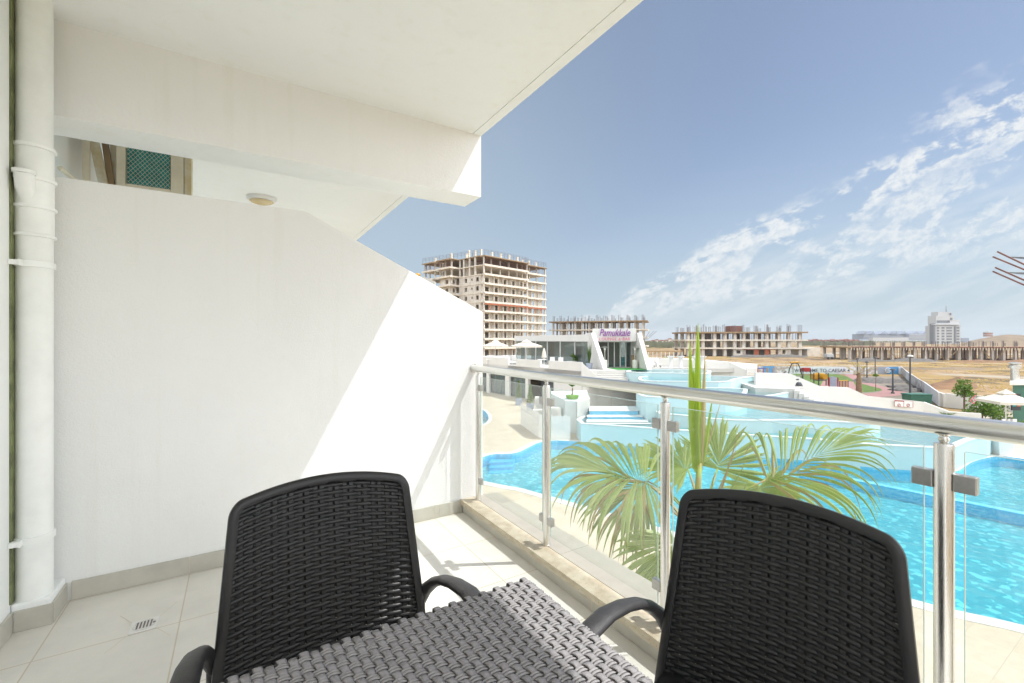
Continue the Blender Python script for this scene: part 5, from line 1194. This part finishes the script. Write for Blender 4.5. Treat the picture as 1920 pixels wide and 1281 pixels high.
# metal arms high at the right edge
aw = empty('awning_frame', tuple(Dy(1930, 500, 6)), 'thin dark awning arms reaching in at the right edge against the sky', 'awning')
for a, b2, c2_, d2 in ((1870, 472, 1960, 515), (1861.5, 481.5, 1960, 522), (1866, 501.7, 1960, 543), (1861.5, 509, 1960, 552)):
    MB().tube([Dy(a, b2, 6.0), Dy(c2_, d2, 5.6)], 0.011, 6).build('arm', M['rust'], aw)
for a, b2 in ((480, 481), (509, 510)):
    MB().add([Dy(1884, b2, 6.0), Dy(1960, b2+2, 5.8), Dy(1960, b2+10, 5.8), Dy(1895, b2+2.5, 6.0)], [(0,1,2,3)]).build('fabric_strip', M['bluegrey'], aw)
# next wing of the hotel beyond the wall, with its roof tank
hw_ = empty('hotel_wing', tuple(D(775, 22, ZG)), 'sunlit white parapet showing just over the stucco wall, with a small yellow tank', 'building')
MB().extr([D(700, 22, ZG), D(815, 22, ZG), D(815, 22, EYE+22*(YH-528)/F), D(800, 22, EYE+22*(YH-521)/F), D(780, 22, EYE+22*(YH-516.5)/F), D(700, 22, EYE+22*(YH-515)/F)], FWD*0.3).build('parapet_wall', M['white'], hw_)
MB().ico(Dy(783, 516, 22.6), 0.13, (1.3, 1, 0.8)).build('tank', M['yellow'], hw_, smooth=True)

# ================================================================== CONSTRUCTION SITES
def frame(name, label, org, e1, L, dep, levels, cols, colw=1.0, rows=3, slabt=0.5, over=0.8, props=(), walls_=(), slabmat='slab', top_rebar=True, group=None, formtop=True, rail=False):
    """org: near corner at ground; e1: unit direction of the long front; levels: slab heights above ground; cols: positions along the front"""
    e1 = Vector(e1).normalized(); e2 = Vector((-e1.y, e1.x, 0)); e2 = e2 if e2.dot(FWD) > 0 else -e2
    org = Vector(org); r_ = empty(name, tuple(org), label, 'building', group)
    for z in levels:
        top = (z == levels[-1])
        MB().obox(org - e1*over - e2*over + UP*(z-slabt), e1*(L+2*over), e2*(dep+2*over), UP*slabt).build('floor_slab', M['formwork'] if (top and formtop) else M[slabmat], r_)
    for c_ in cols:
        for j in range(rows):
            q_ = org + e1*c_ + e2*(j*dep/max(rows-1, 1)); zt_ = levels[-1]-slabt
            prev = 0.0
            m_ = MB()
            for z in levels: m_.obox(q_ + UP*(prev+0.002), e1*colw, e2*colw, UP*(z-slabt-prev-0.004)); prev = z
            m_.build('column', M['concrete'], r_)
            if top_rebar:
                m_ = MB(); hh = (random.uniform(2.2, 2.8) if j == 0 else random.uniform(1.6, 2.4)) * (1.0 if len(levels) != 1 else 0.6)
                for k in range(8):
                    b_0 = q_ + e1*random.uniform(-0.1, colw+0.3) + e2*random.uniform(0, colw) + UP*levels[-1]; m_.tube([b_0, b_0 + UP*hh*random.uniform(.85, 1)], 0.035, 4)
                m_.build('rebar_bundle', M['rebar'], r_)
    for (lv_, mt) in props:
        z0 = 0 if lv_ == 0 else levels[lv_-1]; z1 = levels[lv_]-slabt
        m_ = MB(); n_ = int(L/0.95)
        for k in range(n_):
            for j in range(3): q_ = org + e1*(L*k/n_ + random.uniform(-.15, .15)) + e2*(dep*j/3*0.8 + 0.3 - 0.5); m_.tube([q_ + UP*z0, q_ + UP*z1], 0.05, 4)
        tag(m_.build('shoring_props', M[mt], r_), kind='stuff')
    for (a, b2, lv_, back, mt, openings) in walls_:
        z0 = 0 if lv_ == 0 else levels[lv_-1]; z1 = levels[lv_]-slabt; h = z1-z0
        m_ = MB(); x_ = a
        for (oa, ob, oz0, oz1) in openings:
            m_.obox(org + e1*x_ + e2*back + UP*(z0+0.003), e1*(oa-x_), e2*0.2, UP*(h-0.006))
            if oz0 > 0.02: m_.obox(org + e1*oa + e2*back + UP*(z0+0.003), e1*(ob-oa), e2*0.2, UP*oz0)
            if oz1 < h - 0.02: m_.obox(org + e1*oa + e2*back + UP*(z0+oz1), e1*(ob-oa), e2*0.2, UP*(h-oz1-0.006))
            x_ = ob
        if b2 > x_: m_.obox(org + e1*x_ + e2*back + UP*(z0+0.003), e1*(b2-x_), e2*0.2, UP*(h-0.006))
        m_.build('infill_wall', M[mt], r_)
    return r_, e1, e2
# mid building
dM = 150.0
o0 = D(1288, dM, ZG); o1 = D(1508, dM-2, ZG); eM = (o1-o0).normalized(); LM = (o1-o0).length
cpos = [LM*(x_-1288)/220.0 for x_ in (1289, 1301, 1316, 1338, 1357.5, 1376, 1393, 1416, 1436, 1459, 1477.5, 1498)]
wl = []
for lv_ in (1,):
    for a, b2 in ((1320, 1332), (1345, 1350), (1380, 1390), (1400, 1405), (1420, 1424), (1449, 1457)): wl.append((LM*(a-1288)/220, LM*(b2-1288)/220, lv_, 6.0, 'infill', []))
wl += [(cpos[1], cpos[2], 0, 0.6, 'infill', []), (cpos[5], cpos[6], 0, 0.1, 'infill', [(cpos[5]+1.0, cpos[5]+2.4, 0.9, 2.0)]), (cpos[9], cpos[10], 0, 0.1, 'infill', [(cpos[9]+0.9, cpos[9]+2.6, 0.8, 2.1)]), (cpos[2], cpos[9], 0, 7.0, 'infill', []), (cpos[10], LM+2, 0, 3.0, 'infill', []), (cpos[5], cpos[6], 1, 5.0, 'infill', []), (cpos[7]-0.3, cpos[7]+1.2, 0, -0.25, 'orange', []), (cpos[8]-0.3, cpos[8]+1.1, 0, -0.25, 'orange', []), (cpos[6]+0.4, cpos[9], 0, -0.22, 'orange', [(cpos[6]+0.5, cpos[9]-0.1, 0.0, 2.15)])]
md, e1m, e2m = frame('unfinished_block', 'three-storey concrete frame of an unfinished block standing on the sandy land', o0, eM, LM, 13, [2.95, 5.65, 8.25], cpos, rows=3, props=((2, 'rust'),), walls_=wl)
tw = MB().obox(o0 + eM*(cpos[5]-0.6) + e2m*1 + UP*8.26, eM*3.9, e2m*4, UP*2.0).build('red_formwork_box', M['rust'], md)
bdn = MB().obox(o0 + eM*(LM+1) + UP*0.0, eM*4.2, e2m*4, UP*3.0).build('annex_wall', M['slab'], md)
# site hut
sh = empty('site_hut', tuple(D(1524, 148, ZG)), 'small white site hut with blue trim beside the unfinished block', 'hut')
p = D(1513.5, 148, ZG); MB().obox(p, RGT*3.9, FWD*2.4, UP*2.1).build('wall', M['paint_white'], sh); MB().obox(p - RGT*0.1 - FWD*0.1 + UP*2.11, RGT*4.1, FWD*2.6, UP*0.15).build('roof', M['blue'], sh)
MB().obox(p + RGT*2.7 + UP*0.9 - FWD*0.03, RGT*0.8, FWD*0.02, UP*0.8).build('window', M['grey'], sh); MB().obox(p + RGT*1.2 + UP*0.0 - FWD*0.03, RGT*0.9, FWD*0.02, UP*1.9).build('door', M['blue'], sh)
# left site behind the lounge
dS2 = 178.0
o0 = D(1036, dS2+8, ZG); o1 = D(1208, dS2-4, ZG); e_ = (o1-o0).normalized(); L2 = (o1-o0).length
lf, ea, eb2 = frame('unfinished_block', 'long unfinished concrete frame behind the lounge sign', o0, e_, L2, 14, [3.2, 6.6, 9.8, 13.2], [L2*k/12.3 for k in range(13)], colw=0.6, rows=3, slabt=0.45, over=1.3, props=((3, 'formwork'),), walls_=[(L2*k/12.3, L2*(k+0.55)/12.3, lv_, 5, 'infill', []) for k in range(1, 12, 2) for lv_ in (1, 2, 3)], slabmat='slab')
# shallow frame right
o0 = D(1592, 124, ZG); o1 = D(1990, 118, ZG); e_ = (o1-o0).normalized(); L3 = (o1-o0).length
rt, ea, eb2 = frame('unfinished_block', 'low single-storey concrete frame spread along the right with brown formwork', o0, e_, L3, 12, [3.7], [L3*k/19.0 for k in range(20)], colw=0.6, rows=2, slabt=0.5, over=0.8, props=((0, 'rust'),), walls_=[(L3*k/19.0+0.6, L3*(k+0.8)/19.0, 0, 5, 'concrete', []) for k in (0, 1, 3, 4, 6, 8, 9, 11, 12, 15, 17)], formtop=True)
m_ = MB()
for k in range(75):
    q_ = o0 + e_*(L3*k/75) - eb2*0.95; m_.obox(q_ + UP*2.72, e_*0.16, eb2*0.1, UP*0.95)
tag(m_.build('edge_formwork', M['slab'], rt), kind='stuff')
m_ = MB()
for k in range(9): q_ = o0 + e_*(L3*(k+0.6)/9) - eb2*0.9; s_ = 1 if k % 2 else -1; m_.tube([q_ + UP*2.8, q_ + e_*2.6*s_ + UP*0.1], 0.09, 4)
m_.build('diagonal_struts', M['formwork'], rt)
MB().obox(o0 - eb2*1.0 + UP*3.41, e_*L3, eb2*0.12, UP*0.30).build('edge_beam', M['rust'], rt)
# leaning rods beside the left frame
# ------------------------------------------------------------------ the tall unfinished tower
CT = Vector((66.5, 125.8, ZG)); e1 = Vector((0.970, 0.243, 0)).normalized(); e2 = Vector((-0.243, 0.970, 0)).normalized()
tw_ = empty('unfinished_tower', tuple(CT), 'tall unfinished concrete apartment tower with balconies on every storey', 'building')
FH = 2.97; NF = 11
def T(a, b2, z=0.0): return CT + e1*a + e2*b2 + UP*z
def tslab(a0, a1, b0, b1, z, mt='slab', t_=0.32, name='floor_slab'): MB().obox(T(a0, b0, z-t_), e1*(a1-a0), e2*(b1-b0), UP*t_).build(name, M[mt], tw_)
LA, LB = 21.0, 33.4
for f_ in range(1, NF+1):
    z = f_*FH; top = f_ == NF
    mt = 'formwork' if top else 'slab'
    MB().prism([T(-0.2, 0.4), T(-0.2, 11.0), T(-4.2, 11.0), T(-4.2, 18.8), T(-0.2, 18.8), T(-0.2, 20.6), T(-4.0, 20.6), T(-4.0, 27.5), T(LB, 27.5), T(LB+0.3, 0.9), T(LA+0.2, 0.9), T(LA+0.2, -1.3), T(0.2, -1.3), T(0.2, 0.4)], ZG+z-0.28, ZG+z).build('floor_slab', M[mt], tw_)
    if not top:    # balcony upstand
        up_ = MB(); up_.obox(T(0.2, -1.32, z-0.42), e1*(LA-0.0), e2*0.14, UP*0.62); up_.obox(T(LA+0.21, 0.86, z-0.40), e1*(LB-LA), e2*0.14, UP*0.58)
        up_.obox(T(-4.24, 10.95, z-0.35), e1*4.0, e2*0.13, UP*0.55); up_.obox(T(-4.26, 11.1, z-0.35), e1*0.13, e2*7.7, UP*0.55); up_.obox(T(-4.05, 20.7, z-0.35), e1*0.13, e2*6.7, UP*0.55)
        up_.build('balcony_edge', M['slab'], tw_)
# facade walls with openings, storeys 1-9
def fac(a0, a1, b0, z0, h, ops, axis='a', mt='infill', name='infill_wall'):
    m_ = MB(); 
    def seg(s0, s1, za, zb):
        if s1-s0 < 0.01 or zb-za < 0.01: return
        if axis == 'a': m_.obox(T(s0, b0, z0+za), e1*(s1-s0), e2*0.22, UP*(zb-za))
        else: m_.obox(T(b0, s0, z0+za), e1*0.22, e2*(s1-s0), UP*(zb-za))
    x_ = a0
    for oa, ob, oz0, oz1 in ops: seg(x_, oa, 0, h); seg(oa, ob, 0, oz0); seg(oa, ob, oz1, h); x_ = ob
    seg(x_, a1, 0, h); return m_.build(name, M[mt], tw_)
for f_ in range(0, NF-2):
    z0 = f_*FH+0.004; h = FH-0.29
    fac(0.5, LA, 1.0, z0, h, [(1.1+k*4.1+0.9, 1.1+k*4.1+3.0, 0.05, 2.15) for k in range(5)])
    fac(LA+0.3, LB-0.4, 2.4, z0, h, [(LA+1.2, LA+3.2, 0.05, 2.15), (LA+5.3, LA+7.3, 0.05, 2.15), (LA+9.4, LA+10.6, 0.3, 2.15)])
    fac(0.5, 11.2, 0.02, z0, h, [(1.4, 2.7, 0.7, 2.1), (4.4, 5.1, 1.1, 1.9), (7.2, 8.4, 0.7, 2.1)], axis='b', mt='concrete')
    fac(-2.6, -0.1, 12.6, z0, h, [(-2.0, -0.8, 0.7, 2.1)]); fac(12.6, 18.5, -2.7, z0, h, [(13.8, 15.4, 0.7, 2.1)], axis='b'); fac(21.8, 27.2, -2.6, z0, h, [(23.4, 25.2, 0.5, 2.1)], axis='b')
for f_ in range(NF):      # inner core keeps rooms dark
    fac(1.0, LB-3.5, 9.0, f_*FH+0.004, FH-0.29, [], mt='infill', name='inner_wall')
# columns / partitions full height
for a in (0.2, 4.9, 9.0, 13.1, 17.2, LA-0.35):
    MB().obox(T(a, -0.9 if a in (0.2, LA-0.35) else 0.7, 0), e1*0.4, e2*0.45, UP*(NF*FH-0.3)).build('column', M['concrete'], tw_)
for a in (5.0, 9.1, 13.2, 17.3):
    MB().extr([T(a+0.45, -0.6, 0.01), T(a+0.45, 0.99, 0.01), T(a+0.45, 0.99, (NF-2)*FH-0.3), T(a+0.45, -0.2, (NF-2)*FH-0.3)], e1*0.2).build('balcony_divider', M['infill'], tw_)
for a in (LA+0.4, LA+4.3, LA+8.3, LB-0.3): MB().obox(T(a, 1.2 if a > LB-1 else 2.1, 0), e1*0.35, e2*0.45, UP*(NF*FH-0.3)).build('column', M['concrete'], tw_)
for a in (LA+4.4, LA+8.4): MB().obox(T(a+0.4, 1.4, 0.01), e1*0.2, e2*0.95, UP*((NF-2)*FH-0.3)).build('balcony_divider', M['infill'], tw_)
for b2 in (2.8, 5.6, 8.6, 10.6): MB().obox(T(-0.12, b2, 0), e1*0.4, e2*0.6, UP*(NF*FH-0.3)).build('column', M['concrete'], tw_)
for a, b2 in ((-2.8, 11.8), (-2.8, 15.2), (-2.8, 18.0), (-2.7, 21.2), (-2.7, 24.4), (-2.7, 26.9), (-0.3, 19.8)): MB().obox(T(a, b2, 0), e1*0.4, e2*0.5, UP*(NF*FH-0.3)).build('column', M['concrete'], tw_)
# roof: stubs, rails, and shoring under the roof slab
zt_ = NF*FH
for k, (a, b2, h) in enumerate(((0.6, 0.9, 2.2), (1.8, 5.0, 2.6), (1.5, 8.0, 3.0), (3.0, 11, 2.4), (-2, 13, 2.2), (5.5, 1.0, 2.0), (9.6, 1.0, 2.1), (13.8, 1.0, 2.2), (18.0, 1.2, 2.0), (22.5, 3.0, 1.9), (26.0, 3.0, 2.0), (30.0, 3.0, 1.9), (-2, 22, 1.8))):
    MB().obox(T(a, b2, zt_), e1*0.6, e2*0.4, UP*h).build('column_stub', M['slab'], tw_)
rl = MB()
def railrun(pa, pb, n_):
    for k in range(n_+1): q_ = pa.lerp(pb, k/n_); rl.tube([q_, q_ + UP*1.9], 0.055, 4)
    for hh in (0.9, 1.4, 1.85): rl.tube([pa + UP*hh, pb + UP*hh], 0.04, 4)
railrun(T(-0.2, 0.2, zt_), T(-3.9, 27, zt_), 16); railrun(T(0.4, -1.1, zt_), T(LA, -1.1, zt_), 14); railrun(T(LA, 1.0, zt_), T(LB, 1.0, zt_), 9); railrun(T(3, 8, zt_), T(LB, 9, zt_), 14)
rl.build('roof_railing', M['rebar'], tw_)
m_ = MB()
for f_ in (NF-1,):
    for k in range(42):
        for b2 in (-0.9, 1.5, 4.0):
            q_ = T(0.5 + k*0.78, b2 if k*0.78 < LA-0.6 else b2+2.2, f_*FH); m_.tube([q_, q_ + UP*(FH-0.3)], 0.05, 4)
    for k in range(24): q_ = T(-3.4, 11.6 + k*0.65, f_*FH); m_.tube([q_, q_ + UP*(FH-0.3)], 0.05, 4)
tag(m_.build('shoring_props', M['rust'], tw_), kind='stuff')
for k in range(30): MB().obox(T(0.0 + k*0.7, -1.75, zt_-0.55), e1*0.12, e2*2.4, UP*0.16).build('joist', M['formwork'], tw_)
for k in range(16): MB().obox(T(LA+0.4 + k*0.8, 0.3, zt_-0.55), e1*0.12, e2*2.4, UP*0.16).build('joist', M['formwork'], tw_)
for k in range(14): MB().obox(T(-4.7, 11.2 + k*1.15, zt_-0.55), e1*2.4, e2*0.12, UP*0.16).build('joist', M['formwork'], tw_)
MB().obox(T(-0.4, -1.75, zt_-0.38), e1*(LA+0.8), e2*0.4, UP*0.14).build('formwork_edge', M['formwork'], tw_)
fo_ = 5
m_ = MB(); zz_ = (fo_+1)*FH; m_.obox(T(0.3, -1.28, zz_-0.95), e1*(LA-0.3), e2*0.1, UP*0.5)
m_.obox(T(LA+0.2, 0.88, zz_-0.95), e1*(LB-LA-0.3), e2*0.1, UP*0.5)
for a in (2.4, 6.8, 11.0, 15.4, 19.6, LA+2.2, LA+6.2, LA+9.6): m_.obox(T(a, -1.2 if a < LA else 1.0, fo_*FH+0.25), e1*0.32, e2*0.12, UP*(FH-0.6))
m_.build('orange_shutters', M['orange'], tw_)

# ================================================================== FAR LANDSCAPE
wt = empty('white_tower', tuple(D(1777, 600, ZG)), 'tall white apartment tower with dark glazing, far off at the right', 'building')
def wb(xa, xb, ya, yb, d0, dep, mt, name): return MB().obox(Dy(xa, yb, d0), D(xb, d0)-D(xa, d0), FWD*dep, UP*((yb-ya)*d0/F)).build(name, M[mt], wt)
wb(1753, 1801, 611, 646, 600, 14, 'tower_white', 'main_block'); wb(1755, 1789, 592, 611, 601, 12, 'tower_white', 'upper_block'); wb(1759, 1784, 585, 592, 602, 10, 'tower_white', 'roof_block')
wb(1788, 1799, 600, 611, 601.5, 10, 'tower_white', 'side_block'); wb(1750.8, 1754, 607, 645, 598.5, 6, 'grey', 'dark_fin'); wb(1790, 1793, 612, 643, 599, 2, 'grey', 'dark_stripe')
MB().tube([Dy(1774, 585, 603), Dy(1774, 573, 603)], [0.5, 0.2], 5).build('antenna', M['rebar'], wt)
for r in range(6):
    y_ = 613.5 + r*5.3
    for xa, xb in ((1757, 1761), (1766, 1771), (1775, 1785), (1794, 1799)): wb(xa, xb, y_, y_+3, 599.6, 0.3, 'grey', 'window')
for xa, xb, y_ in ((1757, 1780, 601), (1782, 1786, 596), (1776, 1781, 601), (1781, 1784, 587)): wb(xa, xb, y_, y_+4.5, 600.6, 0.3, 'grey', 'window')
MB().obox(Dy(1751, 609.5, 598), D(1803, 598)-D(1751, 598), FWD*4, UP*0.9).build('ledge', M['tower_white'], wt)
fb = empty('long_far_building', tuple(D(1685, 900, ZG)), 'long blue-grey building with peaked roofs far off on the horizon', 'building')
def fbx(xa, xb, ya, yb, d0, dep, mt, name): return MB().obox(Dy(xa, yb, d0), D(xb, d0)-D(xa, d0), FWD*dep, UP*((yb-ya)*d0/F)).build(name, M[mt], fb)
fbx(1619, 1704, 626.5, 637, 900, 30, 'bluegrey', 'left_block'); fbx(1704, 1752, 625.5, 638, 890, 30, 'bluegrey', 'right_block'); fbx(1637, 1704, 633, 639, 880, 10, 'tower_white', 'low_block')
for r in range(4): fbx(1705, 1751, 627.5+r*2.6, 628.6+r*2.6, 889, 0.5, 'tower_white', 'balcony_band')
for r in range(2): fbx(1620, 1703, 628.5+r*2.6, 629.4+r*2.6, 899, 0.5, 'tower_white', 'balcony_band')
for x_, w_ in ((1623, 5), (1637, 5), (1658, 8), (1674, 7), (1681, 5), (1696, 6), (1718, 8), (1735, 8)):
    y_ = 626.5; MB().extr([Dy(x_-w_, y_, 895), Dy(x_+w_, y_, 895), Dy(x_, y_-5.5, 895)], FWD*20).build('roof_gable', M['bluegrey'], fb)
fbx(1803, 1817, 634, 642, 640, 8, 'bluegrey', 'annex_block')
wtk = empty('water_tank', tuple(D(1852, 420, ZG)), 'round red and white banded water tank on the sand hill', 'tank')
for k in range(4): MB().lathe(D(1852.5, 420, EYE-420*(631-YH)/F+k*0.95), [(3.2, 0), (3.2, 0.93)], 14).build('tank_band', M['orange'] if k % 2 == 0 else M['tower_white'], wtk)
MB().lathe(D(1852.5, 420, EYE-420*(631-YH)/F+3.8), [(3.4, 0), (3.4, 0.3), (1.0, 0.5), (1.0, 1.2)], 14).build('cap', M['tower_white'], wtk)
# sand hill
def mound(name, pxs, d0, dep, mat, seed, kind=True, amp=0.4):
    rnd = random.Random(seed); m_ = MB(); n_ = 60; rows = 14; vs = []
    xs = [pxs[0][0] + (pxs[-1][0]-pxs[0][0])*k/n_ for k in range(n_+1)]
    def hgt(x_):
        for (a, ya), (b2, yb) in zip(pxs[:-1], pxs[1:]):
            if a <= x_ <= b2: return ya + (yb-ya)*(x_-a)/(b2-a)
        return pxs[-1][1]
    from mathutils import noise as mn
    for j in range(rows+1):
        s = j/rows; sh_ = math.sin(math.pi*s)**0.8
        for x_ in xs:
            h = (YH - hgt(x_))*d0/F + EYE - ZG; h = max(h, 0)
            p = D(x_, d0 + (s-0.5)*dep, ZG-0.05); nz_ = mn.noise(Vector((p.x*0.15*6/dep, p.y*0.15*6/dep, seed)))*amp*h
            p.z += (h + nz_)*sh_; vs.append(p)
    m_.add(vs, [(j*(n_+1)+k, j*(n_+1)+k+1, (j+1)*(n_+1)+k+1, (j+1)*(n_+1)+k) for j in range(rows) for k in range(n_)])
    o = m_.build(name, M[mat], smooth='all'); tag(o, kind='structure'); return o
mound('sand_hill', [(1805, 646), (1815, 641), (1838, 636), (1850, 634), (1868, 631), (1888, 628.5), (1915, 629), (1960, 632), (2050, 646)], 400, 90, 'sandhill', 3)
mound('dirt_mound', [(1735, 727), (1750, 718), (1775, 712), (1800, 706), (1822, 715), (1835, 727)], 52, 5, 'dirt', 5, amp=0.6)
mound('dirt_mound', [(1370, 667), (1395, 664), (1430, 666), (1480, 664), (1515, 668)], 143, 6, 'rubble', 8, amp=0.6)
mound('dirt_mound', [(1590, 676), (1625, 671), (1665, 674), (1700, 671), (1745, 674), (1760, 677)], 115, 7, 'rubble', 9, amp=0.6)
mound('dirt_mound', [(1780, 678), (1830, 673), (1870, 676), (1910, 673), (1960, 678)], 110, 6, 'dirt', 12, amp=0.6)
mound('dirt_mound', [(1640, 692), (1680, 687), (1740, 691), (1790, 687), (1850, 692)], 84, 6, 'sandhill', 14, amp=0.6)
# dry grass
gm = MB()
for k in range(9000):
    px_ = random.uniform(1290, 1990); d = random.choice((random.uniform(72, 100), random.uniform(95, 118), random.uniform(40, 62)))
    if d < 64 and px_ < 1745: continue
    from mathutils import noise as mn2
    p = D(px_, d, ZG-0.02)
    if mn2.noise(Vector((p.x*0.09, p.y*0.09, 2))) < -0.02: continue
    h = random.uniform(0.06, 0.22); s_ = RGT*random.uniform(0.05, 0.16); ln = FWD*random.uniform(.1,.4) + RGT*random.uniform(-.1,.1) + UP*h
    gm.add([p-s_, p+s_, p+ln], [(0,1,2)])
tag(gm.build('dry_grass', simple('dry grass', (0.30, 0.20, 0.05), 0.9, var=0.3, vscale=0.2)), 'dry yellow grass scattered over the building land', 'grass', kind='stuff')
road_m = simple('pale dirt road', (0.33, 0.28, 0.21), 0.95, var=0.15, vscale=0.5)
for k, pts in enumerate(([(1380, 681), (1480, 682.5), (1640, 684), (1700, 686), (1640, 686.5), (1480, 685), (1380, 684)], [(1750, 700), (1830, 703), (1990, 709), (1990, 716), (1850, 707.5), (1760, 703)], [(1530, 661), (1700, 663), (1990, 664), (1990, 666), (1700, 665), (1530, 663.5)])):
    tag(MB().sheet(chaikin([V(a, b2, ZG-0.012) for a, b2 in pts], 1), ZG-0.012).build('dirt_road', road_m), kind='structure')
# far tree line and village
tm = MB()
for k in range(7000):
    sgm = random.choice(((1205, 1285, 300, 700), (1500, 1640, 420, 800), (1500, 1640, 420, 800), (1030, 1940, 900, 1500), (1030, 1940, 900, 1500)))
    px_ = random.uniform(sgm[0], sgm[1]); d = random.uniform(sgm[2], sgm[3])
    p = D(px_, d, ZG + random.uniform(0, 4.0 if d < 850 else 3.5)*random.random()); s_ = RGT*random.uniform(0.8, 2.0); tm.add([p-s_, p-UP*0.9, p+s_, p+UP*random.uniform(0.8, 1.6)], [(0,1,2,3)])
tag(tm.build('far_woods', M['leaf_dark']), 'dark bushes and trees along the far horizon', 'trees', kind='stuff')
hs = [(1222, 480, 5.0), (1229, 490, 6.0), (1238, 470, 5.2), (1246, 500, 5.4), (1254, 520, 7.5), (1262, 480, 5.4), (1270, 500, 5.0), (1518, 520, 5.6), (1528, 500, 6.4), (1537, 510, 5.6), (1549, 520, 5.4), (1561, 540, 6.2), (1566, 530, 5.6), (1577, 520, 5.8), (1586, 510, 6.4), (1597, 530, 5.8), (1606, 540, 5.4)]
hl = ['leftmost of the pale far houses beside the lounge fin', 'pale far house second from the lounge fin', 'pale far house above the timber shade roof', 'pale far house left of the tallest one', 'tallest pale far house between lounge and unfinished block', 'pale far house just right of the tallest', 'pale far house nearest the unfinished block', 'red-roofed far house touching the unfinished block', 'taller red-roofed far house near the unfinished block', 'red-roofed far house above the site hut', 'red-roofed far house right of the site hut', 'red-roofed far house in a close pair, left one', 'red-roofed far house in a close pair, right one', 'red-roofed far house midway to the blue-grey building', 'tallest red-roofed far house left of the blue-grey building', 'red-roofed far house second before the blue-grey building', 'red-roofed far house right next to the blue-grey building']
for k, (px_, d, h) in enumerate(hs):
    p = D(px_, d, ZG); r_ = empty('far_house', tuple(p), hl[k], 'house', 'far houses on the horizon'); w_ = 4.5
    MB().obox(p, RGT*w_, FWD*6, UP*h*0.8).build('wall', M['slab'] if px_ < 1300 else M['roof_red'], r_)
    MB().extr([p - RGT*0.3 + UP*h*0.81, p + RGT*(w_+0.3) + UP*h*0.81, p + RGT*w_/2 + UP*(h*0.8+1.5)], FWD*6.4).build('roof', M['roof_red'], r_)
# timber shade structure and crowd of small site things behind the topmost basin
shd = empty('shade_shelter', tuple(D(1232, 95, ZG)), 'long timber shade shelter on thin posts behind the bar tables', 'shelter')
o_ = D(1206, 95, ZG); MB().obox(o_ + UP*2.9, RGT*8.5, FWD*4, UP*0.35).build('roof', M['shade_roof'], shd)
for k in range(10): MB().obox(o_ + RGT*(0.2+k*0.9), RGT*0.12, FWD*0.12, UP*2.89).build('post', M['paint_white'], shd)
parasol(D(1248, 62, ZG), 1.25, 2.9, 'lime green parasol behind the white bar tables', 'parasols on the site', mat='lime')
parasol(D(1207, 66, ZG), 0.9, 3.4, 'small lime parasol peeping out beside the slanted fin', 'parasols on the site', mat='lime')
gd = empty('site_truck', tuple(D(1330, 78, ZG)), 'blue site machine standing in front of the unfinished block', 'machine')
p = D(1327, 78, ZG); MB().obox(p + UP*0.5, RGT*1.0, FWD*1.6, UP*0.9).build('body', M['blue'], gd, bevel=0.05); MB().obox(p + UP*1.41 + RGT*0.2, RGT*0.5, FWD*0.8, UP*0.6).build('cab', M['grey'], gd, bevel=0.05)
for a in (0.1, 0.75):
    for b2 in (0.2, 1.2): MB().tube([p + RGT*(a) + FWD*b2 + UP*0.4, p + RGT*(a+0.2) + FWD*b2 + UP*0.4], 0.4, 10).build('wheel', M['dark'], gd)
mx_ = empty('water_trailer', tuple(D(1556, 125, ZG)), 'small white trailer in a dark heap of spoil right of the site hut', 'trailer')
p = D(1551, 125, ZG); MB().obox(p + UP*0.6, RGT*1.9, FWD*1.5, UP*0.9).build('body', M['tower_white'], mx_, bevel=0.05)
for a in (0.3, 1.4): MB().tube([p + RGT*a - FWD*0.05 + UP*0.35, p + RGT*a + FWD*0.15 + UP*0.35], 0.35, 10).build('wheel', M['dark'], mx_)
rd = empty('leaning_rods', tuple(D(1210, 165, ZG)), 'thin steel rods leaning out beside the frame behind the lounge', 'rods')
for a, b2, c2_, d2 in ((1208, 637, 1218, 622), (1210, 637, 1226, 621), (1212, 638, 1231, 621)): MB().tube([Dy(a, b2, 165), Dy(c2_, d2, 165)], 0.07, 4).build('rod', M['rebar'], rd)

# ------------------------------------------------------------------ air
hz = bpy.data.materials.new('summer haze'); hz.use_nodes = True; t = hz.node_tree; t.nodes.clear()
ho = t.nodes.new('ShaderNodeOutputMaterial'); hv = t.nodes.new('ShaderNodeVolumePrincipled'); hv.inputs['Density'].default_value = 0.00017; hv.inputs['Color'].default_value = (0.90, 0.95, 1.0, 1); hv.inputs['Anisotropy'].default_value = 0.2
t.links.new(hv.outputs[0], ho.inputs['Volume'])
tag(MB().box((-3300, -3300, -7.5), (3300, 3300, 60)).build('haze', hz, base=(0, 0, 0)), kind='stuff', label='thin summer haze over the whole plain', cat='haze')
